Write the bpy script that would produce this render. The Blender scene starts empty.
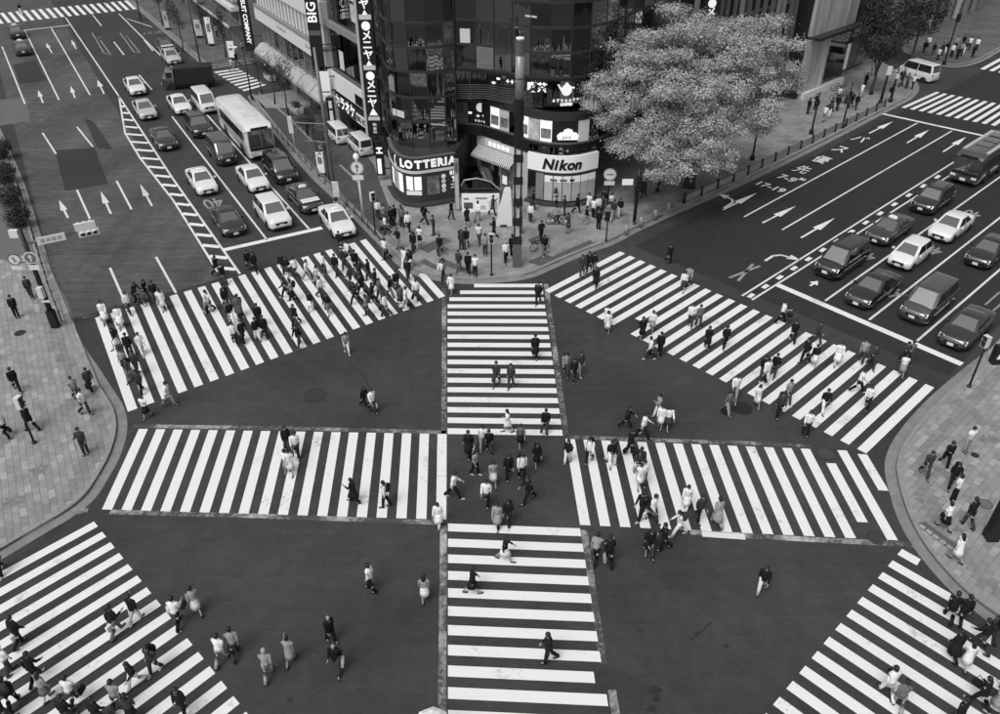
import bpy, bmesh, math, random
from mathutils import Vector, Matrix
R = math.radians
random.seed(7)
SC = bpy.context.scene
COL = SC.collection

# ---------------------------------------------------------------- camera, sky, sun, exposure
CAM_H, FPX, TILT = 26.8, 810.0, R(34.75)
cd = bpy.data.cameras.new('camera')
cd.sensor_fit = 'HORIZONTAL'; cd.sensor_width = 36.0; cd.lens = 36.0 * FPX / 1000.0
cd.clip_start = 0.5; cd.clip_end = 2000.0
cam = bpy.data.objects.new('camera', cd); COL.objects.link(cam)
cam.location = (0, 0, CAM_H); cam.rotation_euler = (R(90) - TILT, 0, 0)
SC.camera = cam

SUN_EL, SUN_AZ = R(58), R(215)          # azimuth clockwise from +Y (away from the camera)
world = bpy.data.worlds.new('World'); SC.world = world; world.use_nodes = True
nt = world.node_tree; nt.nodes.clear()
sky = nt.nodes.new('ShaderNodeTexSky'); sky.sky_type = 'NISHITA'; sky.sun_disc = False
sky.sun_elevation = SUN_EL; sky.sun_rotation = SUN_AZ
sky.air_density = 1.0; sky.dust_density = 4.0; sky.ozone_density = 1.0
bw = nt.nodes.new('ShaderNodeRGBToBW')   # black-and-white film
bg = nt.nodes.new('ShaderNodeBackground'); bg.inputs['Strength'].default_value = 0.135
wo = nt.nodes.new('ShaderNodeOutputWorld')
nt.links.new(sky.outputs[0], bw.inputs[0]); nt.links.new(bw.outputs[0], bg.inputs[0]); nt.links.new(bg.outputs[0], wo.inputs[0])
sd = bpy.data.lights.new('sun', 'SUN'); sd.energy = 1.0; sd.angle = R(30); sd.color = (1, 1, 1)
sun = bpy.data.objects.new('sun', sd); COL.objects.link(sun)
sv = Vector((math.sin(SUN_AZ) * math.cos(SUN_EL), math.cos(SUN_AZ) * math.cos(SUN_EL), math.sin(SUN_EL)))
sun.rotation_euler = sv.to_track_quat('Z', 'Y').to_euler(); sun.location = sv * 120
vs = SC.view_settings
vs.view_transform = 'Standard'; vs.look = 'None'; vs.gamma = 1.0; vs.use_curve_mapping = False; vs.exposure = 0.15

# ---------------------------------------------------------------- survey helper: where a sight line meets level z
def g(px, py, z=0.0):
    u = (px - 500.0) / FPX; v = (py - 357.0) / FPX
    dy = math.cos(TILT) - v * math.sin(TILT); dz = -math.sin(TILT) - v * math.cos(TILT)
    t = (z - CAM_H) / dz
    return (u * t, dy * t)
def az_vec(a):
    return Vector((math.sin(R(a)), math.cos(R(a))))

# ---------------------------------------------------------------- materials (all neutral greys, as on black-and-white film)
MATS = {}
def mat(name, c, rough=0.7, metal=0.0, spec=0.4, var=0.0, scale=4.0, bump=0.0, detail=4.0, stretch=None, dist=0.02, emit=0.0, coat=0.0, trans=0.0):
    if name in MATS: return MATS[name]
    m = bpy.data.materials.new(name); m.use_nodes = True
    nt = m.node_tree; b = nt.nodes['Principled BSDF']
    b.inputs['Base Color'].default_value = (c, c, c, 1)
    b.inputs['Roughness'].default_value = rough; b.inputs['Metallic'].default_value = metal
    b.inputs['Specular IOR Level'].default_value = spec
    if coat: b.inputs['Coat Weight'].default_value = coat; b.inputs['Coat Roughness'].default_value = 0.06
    if emit:
        b.inputs['Emission Color'].default_value = (1, 1, 1, 1); b.inputs['Emission Strength'].default_value = emit
    if var or bump:
        tc = nt.nodes.new('ShaderNodeTexCoord'); n = nt.nodes.new('ShaderNodeTexNoise')
        n.inputs['Scale'].default_value = scale; n.inputs['Detail'].default_value = detail; n.inputs['Roughness'].default_value = 0.65
        src = tc.outputs['Object']
        if stretch:
            mp = nt.nodes.new('ShaderNodeMapping'); mp.inputs['Scale'].default_value = stretch[:3]
            if len(stretch) > 3: mp.inputs['Rotation'].default_value = (0, 0, stretch[3]); mp.vector_type = 'TEXTURE' if False else 'POINT'
            nt.links.new(src, mp.inputs[0]); src = mp.outputs[0]
        nt.links.new(src, n.inputs['Vector'])
        if var:
            mr = nt.nodes.new('ShaderNodeMapRange')
            mr.inputs['From Min'].default_value = 0.25; mr.inputs['From Max'].default_value = 0.75
            mr.inputs['To Min'].default_value = c * (1 - var); mr.inputs['To Max'].default_value = c * (1 + var)
            nt.links.new(n.outputs['Fac'], mr.inputs['Value']); nt.links.new(mr.outputs[0], b.inputs['Base Color'])
        if bump:
            bp = nt.nodes.new('ShaderNodeBump'); bp.inputs['Strength'].default_value = bump; bp.inputs['Distance'].default_value = dist
            nt.links.new(n.outputs['Fac'], bp.inputs['Height']); nt.links.new(bp.outputs[0], b.inputs['Normal'])
    MATS[name] = m
    return m

def asphalt(name, c, var, streak_az=None, streak=0.0, mottle=0.12, grain=0.25):
    m = bpy.data.materials.new(name); m.use_nodes = True; MATS[name] = m
    nt = m.node_tree; b = nt.nodes['Principled BSDF']; L = nt.links
    b.inputs['Roughness'].default_value = 0.82; b.inputs['Specular IOR Level'].default_value = 0.25
    tc = nt.nodes.new('ShaderNodeTexCoord')
    def noise(scale, detail, vec=None, rough=0.6):
        n = nt.nodes.new('ShaderNodeTexNoise'); n.inputs['Scale'].default_value = scale; n.inputs['Detail'].default_value = detail
        n.inputs['Roughness'].default_value = rough
        L.new(vec or tc.outputs['Object'], n.inputs['Vector']); return n.outputs['Fac']
    def rng(v, lo, hi, a=0.3, bb=0.7):
        r = nt.nodes.new('ShaderNodeMapRange'); r.inputs['From Min'].default_value = a; r.inputs['From Max'].default_value = bb
        r.inputs['To Min'].default_value = lo; r.inputs['To Max'].default_value = hi; L.new(v, r.inputs['Value']); return r.outputs[0]
    def mul(a, bb):
        x = nt.nodes.new('ShaderNodeMath'); x.operation = 'MULTIPLY'; L.new(a, x.inputs[0]); L.new(bb, x.inputs[1]); return x.outputs[0]
    v = mul(rng(noise(0.11, 5), c * (1 - var), c * (1 + var)), rng(noise(60, 3), 1 - grain, 1 + grain))
    v = mul(v, rng(noise(1.7, 5, rough=0.7), 1 - mottle, 1 + mottle))
    v = mul(v, rng(noise(11, 4, rough=0.85), 1 - grain * 1.1, 1 + grain * 1.1))
    if streak_az is not None:
        mp = nt.nodes.new('ShaderNodeMapping'); mp.inputs['Rotation'].default_value = (0, 0, streak_az); mp.inputs['Scale'].default_value = (0.22, 2.6, 1)
        L.new(tc.outputs['Object'], mp.inputs[0])
        v = mul(v, rng(noise(1.0, 7, mp.outputs[0], 0.75), 1 - streak, 1 + streak))
        mp2 = nt.nodes.new('ShaderNodeMapping'); mp2.inputs['Rotation'].default_value = (0, 0, streak_az); mp2.inputs['Scale'].default_value = (0.9, 0.035, 1)
        L.new(tc.outputs['Object'], mp2.inputs[0])
        v = mul(v, rng(noise(1.0, 3, mp2.outputs[0]), 1 - streak * .45, 1 + streak * .45))
    L.new(v, b.inputs['Base Color'])
    bp = nt.nodes.new('ShaderNodeBump'); bp.inputs['Strength'].default_value = 0.3; bp.inputs['Distance'].default_value = 0.006
    L.new(noise(90, 2), bp.inputs['Height']); L.new(bp.outputs[0], b.inputs['Normal'])
    return m

def paint(name, c, wear, scale=5.0, under=0.05):
    """road paint: flakes and tyre scuffs let the asphalt colour through"""
    m = bpy.data.materials.new(name); m.use_nodes = True; MATS[name] = m
    nt = m.node_tree; b = nt.nodes['Principled BSDF']; L = nt.links
    b.inputs['Roughness'].default_value = 0.6; b.inputs['Specular IOR Level'].default_value = 0.3
    tc = nt.nodes.new('ShaderNodeTexCoord'); n = nt.nodes.new('ShaderNodeTexNoise'); n2 = nt.nodes.new('ShaderNodeTexNoise')
    n.inputs['Scale'].default_value = scale; n.inputs['Detail'].default_value = 8; n.inputs['Roughness'].default_value = 0.7
    n2.inputs['Scale'].default_value = 0.5; n2.inputs['Detail'].default_value = 3
    L.new(tc.outputs['Object'], n.inputs['Vector']); L.new(tc.outputs['Object'], n2.inputs['Vector'])
    a = nt.nodes.new('ShaderNodeMath'); a.operation = 'MULTIPLY_ADD'; a.inputs[1].default_value = 0.55; L.new(n2.outputs['Fac'], a.inputs[0])
    k = nt.nodes.new('ShaderNodeMath'); k.operation = 'MULTIPLY'; k.inputs[1].default_value = 0.45; L.new(n.outputs['Fac'], k.inputs[0]); L.new(k.outputs[0], a.inputs[2])
    r = nt.nodes.new('ShaderNodeMapRange'); r.inputs['From Min'].default_value = 0.5 - 0.3 * (1 - wear); r.inputs['From Max'].default_value = 0.5 + 0.25 * (2 * wear - 1) + 0.07
    r.inputs['From Min'].default_value = 0.22 + 0.24 * wear; r.inputs['From Max'].default_value = 0.36 + 0.22 * wear
    r.inputs['To Min'].default_value = under + (c - under) * max(0, 0.72 - wear); r.inputs['To Max'].default_value = c
    if wear > .8: r.inputs['From Min'].default_value = 0.47; r.inputs['From Max'].default_value = 0.66
    L.new(a.outputs[0], r.inputs['Value']); L.new(r.outputs[0], b.inputs['Base Color'])
    return m

# ---------------------------------------------------------------- mesh helpers
class MB:
    def __init__(s): s.v = []; s.f = []; s.m = []
    def add(s, vs, fs, mi=0):
        o = len(s.v); s.v += [tuple(p) for p in vs]; s.f += [tuple(i + o for i in f) for f in fs]; s.m += [mi] * len(fs); return s
    def prism(s, poly, z0, z1, mi=0):
        n = len(poly)
        a = sum(poly[i][0] * poly[(i + 1) % n][1] - poly[(i + 1) % n][0] * poly[i][1] for i in range(n))
        if a < 0: poly = poly[::-1]
        vs = [(p[0], p[1], z0) for p in poly] + [(p[0], p[1], z1) for p in poly]
        fs = [tuple(range(n - 1, -1, -1)), tuple(range(n, 2 * n))] + [(i, (i + 1) % n, n + (i + 1) % n, n + i) for i in range(n)]
        return s.add(vs, fs, mi)
    def flat(s, poly, z, mi=0):
        n = len(poly)
        a = sum(poly[i][0] * poly[(i + 1) % n][1] - poly[(i + 1) % n][0] * poly[i][1] for i in range(n))
        if a < 0: poly = poly[::-1]
        return s.add([(p[0], p[1], z) for p in poly], [tuple(range(n))], mi)
    def box(s, c, d, mi=0, M=None):
        x, y, z = d[0] / 2, d[1] / 2, d[2] / 2
        vs = [Vector((c[0] + sx * x, c[1] + sy * y, c[2] + sz * z)) for sz in (-1, 1) for sy in (-1, 1) for sx in (-1, 1)]
        if M is not None: vs = [M @ p for p in vs]
        return s.add(vs, [(0, 2, 3, 1), (4, 5, 7, 6), (0, 1, 5, 4), (2, 6, 7, 3), (0, 4, 6, 2), (1, 3, 7, 5)], mi)
    def loft(s, rings, mi=0, cap=True):
        n = len(rings[0]); vs = [p for r in rings for p in r]; fs = []
        for k in range(len(rings) - 1):
            for i in range(n):
                j = (i + 1) % n; fs.append((k * n + i, k * n + j, (k + 1) * n + j, (k + 1) * n + i))
        if cap: fs += [tuple(range(n - 1, -1, -1)), tuple(range((len(rings) - 1) * n, len(rings) * n))]
        return s.add(vs, fs, mi)
    def tube(s, path, rad, n=8, mi=0, cap=True):
        path = [Vector(p) for p in path]; rings = []
        if not hasattr(rad, '__len__'): rad = [rad] * len(path)
        for i, p in enumerate(path):
            t = (path[min(i + 1, len(path) - 1)] - path[max(i - 1, 0)]).normalized()
            a = t.cross(Vector((0, 0, 1)) if abs(t.z) < 0.9 else Vector((0, 1, 0))).normalized(); b = t.cross(a)
            rings.append([p + (a * math.cos(2 * math.pi * k / n) - b * math.sin(2 * math.pi * k / n)) * rad[i] for k in range(n)])
        return s.loft(rings[::1], mi, cap)
    def lathe(s, prof, n=12, mi=0, c=(0, 0, 0), M=None):
        rings = [[Vector((c[0] + r * math.cos(2 * math.pi * k / n), c[1] + r * math.sin(2 * math.pi * k / n), c[2] + z)) for k in range(n)] for r, z in prof]
        if M is not None: rings = [[M @ p for p in r] for r in rings]
        return s.loft(rings, mi)
    def ball(s, c, r, n=8, mi=0):
        rx, ry, rz = r if hasattr(r, '__len__') else (r, r, r); k = max(4, n // 2 + 1)
        rings = [[Vector((c[0] + rx * math.sin(math.pi * (i + .02) / (k + .04)) * math.cos(2 * math.pi * j / n),
                          c[1] + ry * math.sin(math.pi * (i + .02) / (k + .04)) * math.sin(2 * math.pi * j / n),
                          c[2] - rz * math.cos(math.pi * (i + .02) / (k + .04)))) for j in range(n)] for i in range(k + 1)]
        return s.loft(rings, mi)
    def mesh(s, name, mats, smooth=False):
        me = bpy.data.meshes.new(name); me.from_pydata(s.v, [], s.f)
        for m in (mats if isinstance(mats, (list, tuple)) else [mats]): me.materials.append(m)
        if any(s.m): me.polygons.foreach_set('material_index', s.m)
        if smooth: me.polygons.foreach_set('use_smooth', [True] * len(me.polygons))
        me.update(); return me
    def build(s, name, mats, parent=None, smooth=False):
        return link(name, s.mesh(name, mats, smooth), parent)

def link(name, me, parent=None):
    o = bpy.data.objects.new(name, me); COL.objects.link(o)
    if parent is not None: o.parent = parent
    return o
def empty(name, loc=(0, 0, 0), rz=0.0):
    o = bpy.data.objects.new(name, None); COL.objects.link(o); o.location = loc; o.rotation_euler = (0, 0, rz); o.empty_display_size = 0.3
    return o
def tag(o, label, cat, group=None):
    o['label'] = label; o['category'] = cat
    if group: o['group'] = group
    return o
def struct(o): o['kind'] = 'structure'; return o
def stuff(o): o['kind'] = 'stuff'; return o
def copy_tree(o, parent=None):
    c = o.copy(); COL.objects.link(c); c.parent = parent
    for ch in o.children: copy_tree(ch, c)
    return c
def sharp(o, ang=35):
    for p in o.data.polygons: p.use_smooth = True
    o.data.set_sharp_from_angle(angle=R(ang)); return o
def text_mesh(body, size, m, bold=0.0, shear=0.0, extrude=0.0, align='CENTER'):
    c = bpy.data.curves.new('lettering', 'FONT'); c.body = body; c.size = size; c.offset = bold; c.shear = shear; c.extrude = extrude
    c.resolution_u = 3; c.align_x = align; c.align_y = 'CENTER'
    o = bpy.data.objects.new('lettering', c); COL.objects.link(o)
    me = bpy.data.meshes.new_from_object(o)
    bpy.data.objects.remove(o); bpy.data.curves.remove(c)
    me.materials.clear(); me.materials.append(m); return me
def text(body, size, m, M, parent=None, name='lettering', sx=1.0, **k):
    o = link(name, text_mesh(body, size, m, **k), None)
    o.data.transform(M @ Matrix.Diagonal((sx, 1, 1, 1)))
    if parent is not None: o.parent = parent; o.matrix_parent_inverse = parent.matrix_basis.inverted() if parent.location.length or parent.rotation_euler.z else Matrix()
    return o
def frame(origin, az_right, up=(0, 0, 1)):
    """matrix whose x runs along the wall (az_right), y up, z out of the wall"""
    x = Vector((math.sin(R(az_right)), math.cos(R(az_right)), 0)); y = Vector(up); z = x.cross(y)
    return Matrix(((x.x, y.x, z.x, origin[0]), (x.y, y.y, z.y, origin[1]), (x.z, y.z, z.z, origin[2]), (0, 0, 0, 1)))
def smooth_line(pts, k=4):
    """Catmull-Rom through the points"""
    out = []; P = [Vector(p) for p in pts]
    for i in range(len(P) - 1):
        p0, p1, p2, p3 = P[max(i - 1, 0)], P[i], P[i + 1], P[min(i + 2, len(P) - 1)]
        for j in range(k):
            t = j / k
            out.append(tuple(0.5 * ((2 * p1) + (p2 - p0) * t + (2 * p0 - 5 * p1 + 4 * p2 - p3) * t * t + (3 * p1 - p0 - 3 * p2 + p3) * t ** 3)))
    out.append(tuple(P[-1])); return out
def resample(pts, step):
    P = [Vector(p) for p in pts]; out = [P[0].copy()]; acc = 0.0
    for a, b in zip(P[:-1], P[1:]):
        L = (b - a).length; d = step - acc
        while d <= L: out.append(a + (b - a) * (d / L)); d += step
        acc = L - (d - step)
    if (out[-1] - P[-1]).length > step * .3: out.append(P[-1].copy())
    return out
def offset_line(pts, d):
    """polyline moved d to the right of its direction"""
    P = [Vector(p) for p in pts]; out = []
    for i, p in enumerate(P):
        t = (P[min(i + 1, len(P) - 1)] - P[max(i - 1, 0)]).normalized(); out.append(p + Vector((t.y, -t.x)) * d)
    return out

asphalt('asphalt_new', 0.05, 0.3, R(25), 0.12, 0.12)
asphalt('asphalt_polished', 0.054, 0.3, R(25), 0.12, 0.12)
asphalt('asphalt_tyre', 0.0465, 0.3, R(25), 0.12, 0.12)
asphalt('asphalt_fresh', 0.032, 0.16, R(-137), 0.14, 0.1)
asphalt('asphalt_worn', 0.086, 0.3, R(-30), 0.34, 0.2)
asphalt('asphalt_lane', 0.05, 0.15, R(-30), 0.24)
asphalt('asphalt_patch', 0.04, 0.14, R(-30), 0.12)
paint('paint_white', 0.8, 0.34)
paint('paint_scuffed', 0.72, 0.42, 7)
paint('paint_worn', 0.56, 0.85, 4.5, 0.07)
paint('paint_faded', 0.30, 0.5, 5, 0.08)
# ================================================================ GROUND
def bar(p, q, w, m, z=0.012, name='lane_line', parent=None):
    p = Vector(p); q = Vector(q); d = (q - p).normalized(); n = Vector((d.y, -d.x)) * w / 2
    return MB().flat([p + n, q + n, q - n, p - n], z).build(name, MATS[m], parent or road)
def bars(pts, w, m, z=0.012, name='lane_line'):
    l = offset_line(pts, -w / 2); r = offset_line(pts, w / 2); mb = MB()
    for i in range(len(l) - 1): mb.flat([l[i], l[i + 1], r[i + 1], r[i]], z)
    return mb.build(name, MATS[m], road)

road = struct(MB().flat([(-400, -60), (400, -60), (400, 700), (-400, 700)], 0.0).build('road', MATS['asphalt_new']))
AZ_L, AZ_R = -30.2, 46.4          # the two streets that run away from the camera
uL, uR = az_vec(AZ_L), az_vec(AZ_R)
# older, paler surfacing of the left street
pl = [g(75, 331), g(118, 311), g(222, 281)]
far = 320
poly = [g(66, 322)] + [g(96, 312), g(219, 279)] + [tuple(Vector(g(219, 279)) + uL * far), tuple(Vector(g(66, 322)) + uL * far)]
struct(MB().flat(poly, 0.004).build('road_surface_worn', MATS['asphalt_worn']))
poly = [g(219.5, 279), g(345, 243), tuple(Vector(g(345, 243)) + uL * far), tuple(Vector(g(219.5, 279)) + uL * far)]
struct(MB().flat(poly, 0.0042).build('road_surface_lane', MATS['asphalt_lane']))
_a, _b = Vector(g(634, 246)), Vector(g(948, 376))
struct(MB().flat([_a, _b, _b + uR * 260, _a + uR * 260], 0.0046).build('road_surface_fresh', MATS['asphalt_fresh']))
for q in ([(55, 150), (95, 148), (108, 184), (65, 191)], [(13, 65), (36, 60), (47, 81), (20, 84)], [(84, 118), (94, 122), (113, 150), (97, 148)]):
    MB().flat([g(*p) for p in q], 0.008).build('asphalt_patch', MATS['asphalt_patch'], road)
MB().flat([g(*p) for p in ((0, 100), (26, 97), (30, 121), (0, 126))], 0.008).build('asphalt_patch', mat('asphalt_pale', 0.13, 0.85, var=.2, scale=2), road)

# ---- crosswalks: every stripe is a piece of its own
def crosswalk(name, a0, a1, b0, b1, n, w=0.5, clip={}, m='paint_white', skip=(), dz=0.012):
    A0, A1, B0, B1 = (Vector(g(*p)) for p in (a0, a1, b0, b1))
    c = struct(empty(name, (A0.x, A0.y, 0)))
    for i in range(n):
        if i in skip: continue
        t0 = i / (n - 1); t1 = (i + w) / (n - 1)
        p = [A0.lerp(A1, t0), A0.lerp(A1, t1), B0.lerp(B1, t1), B0.lerp(B1, t0)]
        if i in clip:
            f0, f1 = clip[i]; p = [p[0].lerp(p[3], f0), p[1].lerp(p[2], f0), p[1].lerp(p[2], f1), p[0].lerp(p[3], f1)]
        o = MB().flat([q - A0 for q in p], dz).build('stripe', MATS[m], c)
        o.location.z = random.uniform(0, .0015)
    return c
crosswalk('crosswalk_centre_far', (447.5, 284), (447.5, 428.4), (542, 284), (562, 430), 18, 0.52, {0: (.28, 1), 1: (.13, 1), 2: (.02, 1)})
crosswalk('crosswalk_centre_near', (448, 523.6), (448, 734), (580, 528.5), (614, 742), 12, 0.52, {8: (0, .94)})
crosswalk('crosswalk_left', (139, 429), (437.5, 434), (102, 509.5), (436, 519.5), 18, 0.52)
crosswalk('crosswalk_right', (565.5, 439), (855.5, 451), (580, 525), (908, 541), 17, 0.52, {14: (.17, .83), 16: (.04, .47)})
crosswalk('crosswalk_far_left', (95, 318), (382, 234.5), (128, 412), (439, 298.5), 23, 0.55, {21: (.52, 1), 22: (.66, 1)})
crosswalk('crosswalk_far_right', (620, 251.5), (925.5, 384), (544.5, 290.5), (857, 449), 25, 0.53, {7: (0, .8)}, skip=())
crosswalk('crosswalk_near_left', (94, 521.6), (259, 728), (-40, 594), (-75, 1010), 17, 0.5)
crosswalk('crosswalk_near_right', (902, 549), (752, 730), (1150, 688), (1400, 1230), 14, 0.5, {0: (0, .088), 1: (0, .25), 2: (0, .42), 3: (0, .62)})
crosswalk('crosswalk_left_street_end', (-8, 14), (124, 1), (0, 24), (133, 9.5), 19, 0.5)
crosswalk('crosswalk_side_street', (214, 72), (242, 90), (238, 68.5), (264, 84), 8, 0.5)
crosswalk('crosswalk_right_street_end', (936, 92), (1026, 109), (901, 107.5), (1000, 127), 12, 0.5)
crosswalk('crosswalk_far_side_street', (911, 60), (889, 74), (930, 63), (912, 81), 8, 0.5)
crosswalk('crosswalk_far_corner', (1004, 56), (1040, 61), (980, 69), (1016, 76), 5, 0.5)
# worn border lines of the crossing
for pts, w in (([(444, 288), (444, 434)], .28), ([(443.5, 524), (442, 716)], .30), ([(546, 284), (566, 436)], .3), ([(584, 530), (603, 664)], .3), ([(612, 690), (616, 716)], .3),
               ([(133, 426), (300, 428.5), (446, 432.5)], .28), ([(110, 512), (260, 516), (446, 523)], .28), ([(566, 437), (770, 444), (812, 446.5)], .26), ([(690, 532), (800, 539), (912, 544.5)], .3), ([(78, 512), (88, 510)], .3),
               ([(82, 318), (95, 315)], .12), ([(195, 386), (203, 384)], .2)):
    bars([g(*p) for p in pts], w, 'paint_worn', 0.010, 'border_line')
bar(g(702, 534), g(745, 537), .33, 'paint_scuffed', .013, 'border_line')
# ---- left street markings
def pxbar(a, b, w=.16, m='paint_scuffed', name='lane_line'): return bar(g(*a), g(*b), w, m, 0.0125, name)
for a, b in (((2, 46.6), (25, 104)), ((25, 31), (59, 100)), ((51, 27.7), (90, 95)), ((65.6, 17.6), (119, 96.5)), ((172, 116.6), (267, 240)), ((204, 111.6), (309, 229)),
             ((119, 14), (173, 68)), ((42.6, 133), (56, 154)), ((77, 127), (93, 147)), ((77, 190), (90, 219)), ((116.6, 181), (131.6, 209.5)), ((110, 268), (124, 300)), ((156, 257), (176, 293)),
             ((92.7, 15), (101.5, 26)), ((114, 42), (124, 55)), ((139, 75), (152, 90)), ((127, 19), (152, 27)), ((144, 40), (153, 51))): pxbar(a, b)
pxbar((19, 31), (72, 25), .35, name='stop_line')
pxbar((224, 250), (322, 228), .5, 'paint_white', 'stop_line')
hl = [(119, 96.5), (125, 133), (140, 158), (173, 200), (218, 272)]; hr = [(119, 96.5), (173, 179), (240, 274)]
bars([g(*p) for p in hl], .17, 'paint_scuffed'); bars([g(*p) for p in hr], .17, 'paint_scuffed')
def along(pts, y):
    for a, b in zip(pts[:-1], pts[1:]):
        if a[1] <= y <= b[1]: return (a[0] + (b[0] - a[0]) * (y - a[1]) / (b[1] - a[1]), y)
y = 106.0
for k in range(19):
    a = along(hl, y); b = along(hr, y + .9 + .04 * k)
    if a and b: pxbar((a[0] + .8, a[1]), (b[0] - .8, b[1] + .3), .42, 'paint_white', 'hatch_bar')
    y += 6.6 + k * .28
def arrow(tip, tail, wd=.6, turn=0, m='paint_white', parent=None):
    T = Vector(g(*tip)); B = Vector(g(*tail)); d = (T - B).normalized(); L = (T - B).length; n = Vector((d.y, -d.x)); mb = MB(); hd = min(L * .58, 2.8)
    if turn == 0:
        mb.flat([B + n * .08, B - n * .08, T - d * hd - n * .08, T - d * hd + n * .08], .0125)
        mb.flat([T, T - d * hd + n * wd / 2, T - d * hd - n * wd / 2], .0125)
    else:
        e = T - d * .9; s = n * turn
        for p, q in ((B, e - d * .6), (e - d * .6, e - d * .1 + s * .35), (e - d * .1 + s * .35, e + s * .9)):
            t = (q - p).normalized(); k = Vector((t.y, -t.x)) * .1; mb.flat([p + k, q + k + t * .04, q - k + t * .04, p - k], .0125)
        q = e + s * .85; mb.flat([q + d * .45, q + s * .9 + d * .15, q - d * .35], .0125)
    return mb.build('arrow', MATS[m], road)
for t, b in (((46, 43), (52, 53)), ((71.5, 40), (76, 49)), ((38, 90), (43, 103)), ((70.5, 86), (75, 98)), ((59, 200), (68, 218)), ((100.5, 191), (111, 214)), ((140, 184), (152, 206))): arrow(t, b, .5, 0, 'paint_scuffed')
arrow((97.5, 80), (104, 94), .6, 0, 'paint_scuffed')
for a, b in (((92, 33), (104, 53)), ((104, 53), (111, 55)), ((100, 40), (111, 55)), ((120, 33), (134, 52)), ((134, 52), (140, 53)), ((128, 38), (140, 53)), ((95, 39), (101, 37)), ((124, 38), (128, 36))): pxbar(a, b, .14, 'paint_faded', 'road_symbol')
# ---- right street markings
for a, b in (((742, 296), (943, 169)), ((752, 300), (949, 176)), ((744, 217), (917.5, 123)), ((782, 230), (952, 131)), ((825, 301), (1010, 170)), ((869, 320), (1010, 210)), ((917, 341), (1010, 261))): pxbar(a, b, .15, 'paint_scuffed')
pxbar((943, 169), (1010, 127)); pxbar((949, 176), (1016, 134))
for k in range(14):
    f = k / 13; a = (748.5 + 187 * f, 297.5 - 119 * f); b = (752 + 187 * f, 295 - 119 * f); pxbar(a, (b[0] + 1.5 - f, b[1] - 1 + f * .5), .3, 'paint_white', 'lane_block')
pxbar((777.6, 285), (962, 364.5), .5, 'paint_white', 'stop_line')
pxbar((883, 114), (984, 136), .42, 'paint_white', 'stop_line')
for t, b in (((796, 206), (762.5, 223)), ((835, 218), (801, 238)), ((757, 193), (723, 210)), ((893, 121.6), (869, 133.5)), ((929, 130), (907, 143)), ((966, 137), (943, 152)), ((818, 281), (810, 286))): arrow(t, b, .62)
arrow((784, 249), (765, 261), .8, 1, 'paint_scuffed'); arrow((742, 197), (724, 208), .7, -1)
pxbar((729, 278), (760, 266), .2, 'paint_faded', 'road_symbol'); pxbar((738, 281), (753, 264), .2, 'paint_faded', 'road_symbol')
def road_text(body, at_, az, size, m='paint_white', sy=2.0, bold=.02, sx=1.0):
    x = Vector((math.cos(R(az)), -math.sin(R(az)))); yv = az_vec(az); c = g(*at_)
    M = Matrix(((x.x * sx, yv.x * sy, 0, c[0]), (x.y * sx, yv.y * sy, 0, c[1]), (0, 0, 1, .0128), (0, 0, 0, 1)))
    return text(body, size, MATS[m], M, road, 'road_lettering', bold=bold)
for s, p, sz, sy in (('17-19', (770, 187), 1.15, 1.15), ('7-9', (787, 178.5), 1.2, 1.25), ('30', (802, 179.5), .55, 1.3), ('先', (802, 170), 1.3, 1.55), ('優', (821, 160), 1.3, 1.55), ('ス', (840, 149.5), 1.35, 1.6), ('バ', (859, 139.5), 1.35, 1.6)):
    road_text(s, p, AZ_R, sz, sy=sy, bold=.03 if s[0] in '173' else .014)
road_text('40', (213, 203), AZ_L + 180, 1.5, 'paint_faded', 2.0)
road_text('バス', (153, 33), AZ_L, 1.5, 'paint_faded', 1.0)
for p in ((866, 256), (933, 250), (972, 214), (892, 292)): road_text('40', p, AZ_R + 180, 1.2, 'paint_faded', 1.8)
for a, b in (((985, 305), (1000, 292)), ((993, 311), (1008, 298))): pxbar(a, b, .12, 'paint_faded', 'road_symbol')

# tyre-polished and tyre-darkened tracks across the crossing
def track(pts, w, m, z): bars(smooth_line([g(*p) for p in pts], 5), w, m, z, 'tyre_track')
for i_, (pts_, w_) in enumerate((([(800, 330), (640, 400), (430, 520), (200, 690)], .7), ([(850, 350), (690, 430), (480, 560), (250, 740)], .7), ([(735, 300), (590, 372), (330, 530), (110, 650)], .6), ([(690, 285), (560, 345), (330, 480), (90, 590)], .55),
                                  ([(200, 290), (330, 380), (560, 520), (900, 760)], .6), ([(255, 275), (400, 370), (650, 530), (1000, 770)], .6), ([(150, 300), (260, 385), (470, 540), (760, 770)], .6), ([(640, 270), (500, 330), (360, 420), (150, 540)], .5))):
    track(pts_, w_, 'asphalt_polished' if i_ % 2 == 0 else 'asphalt_tyre', .0012 + .0003 * i_)
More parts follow.
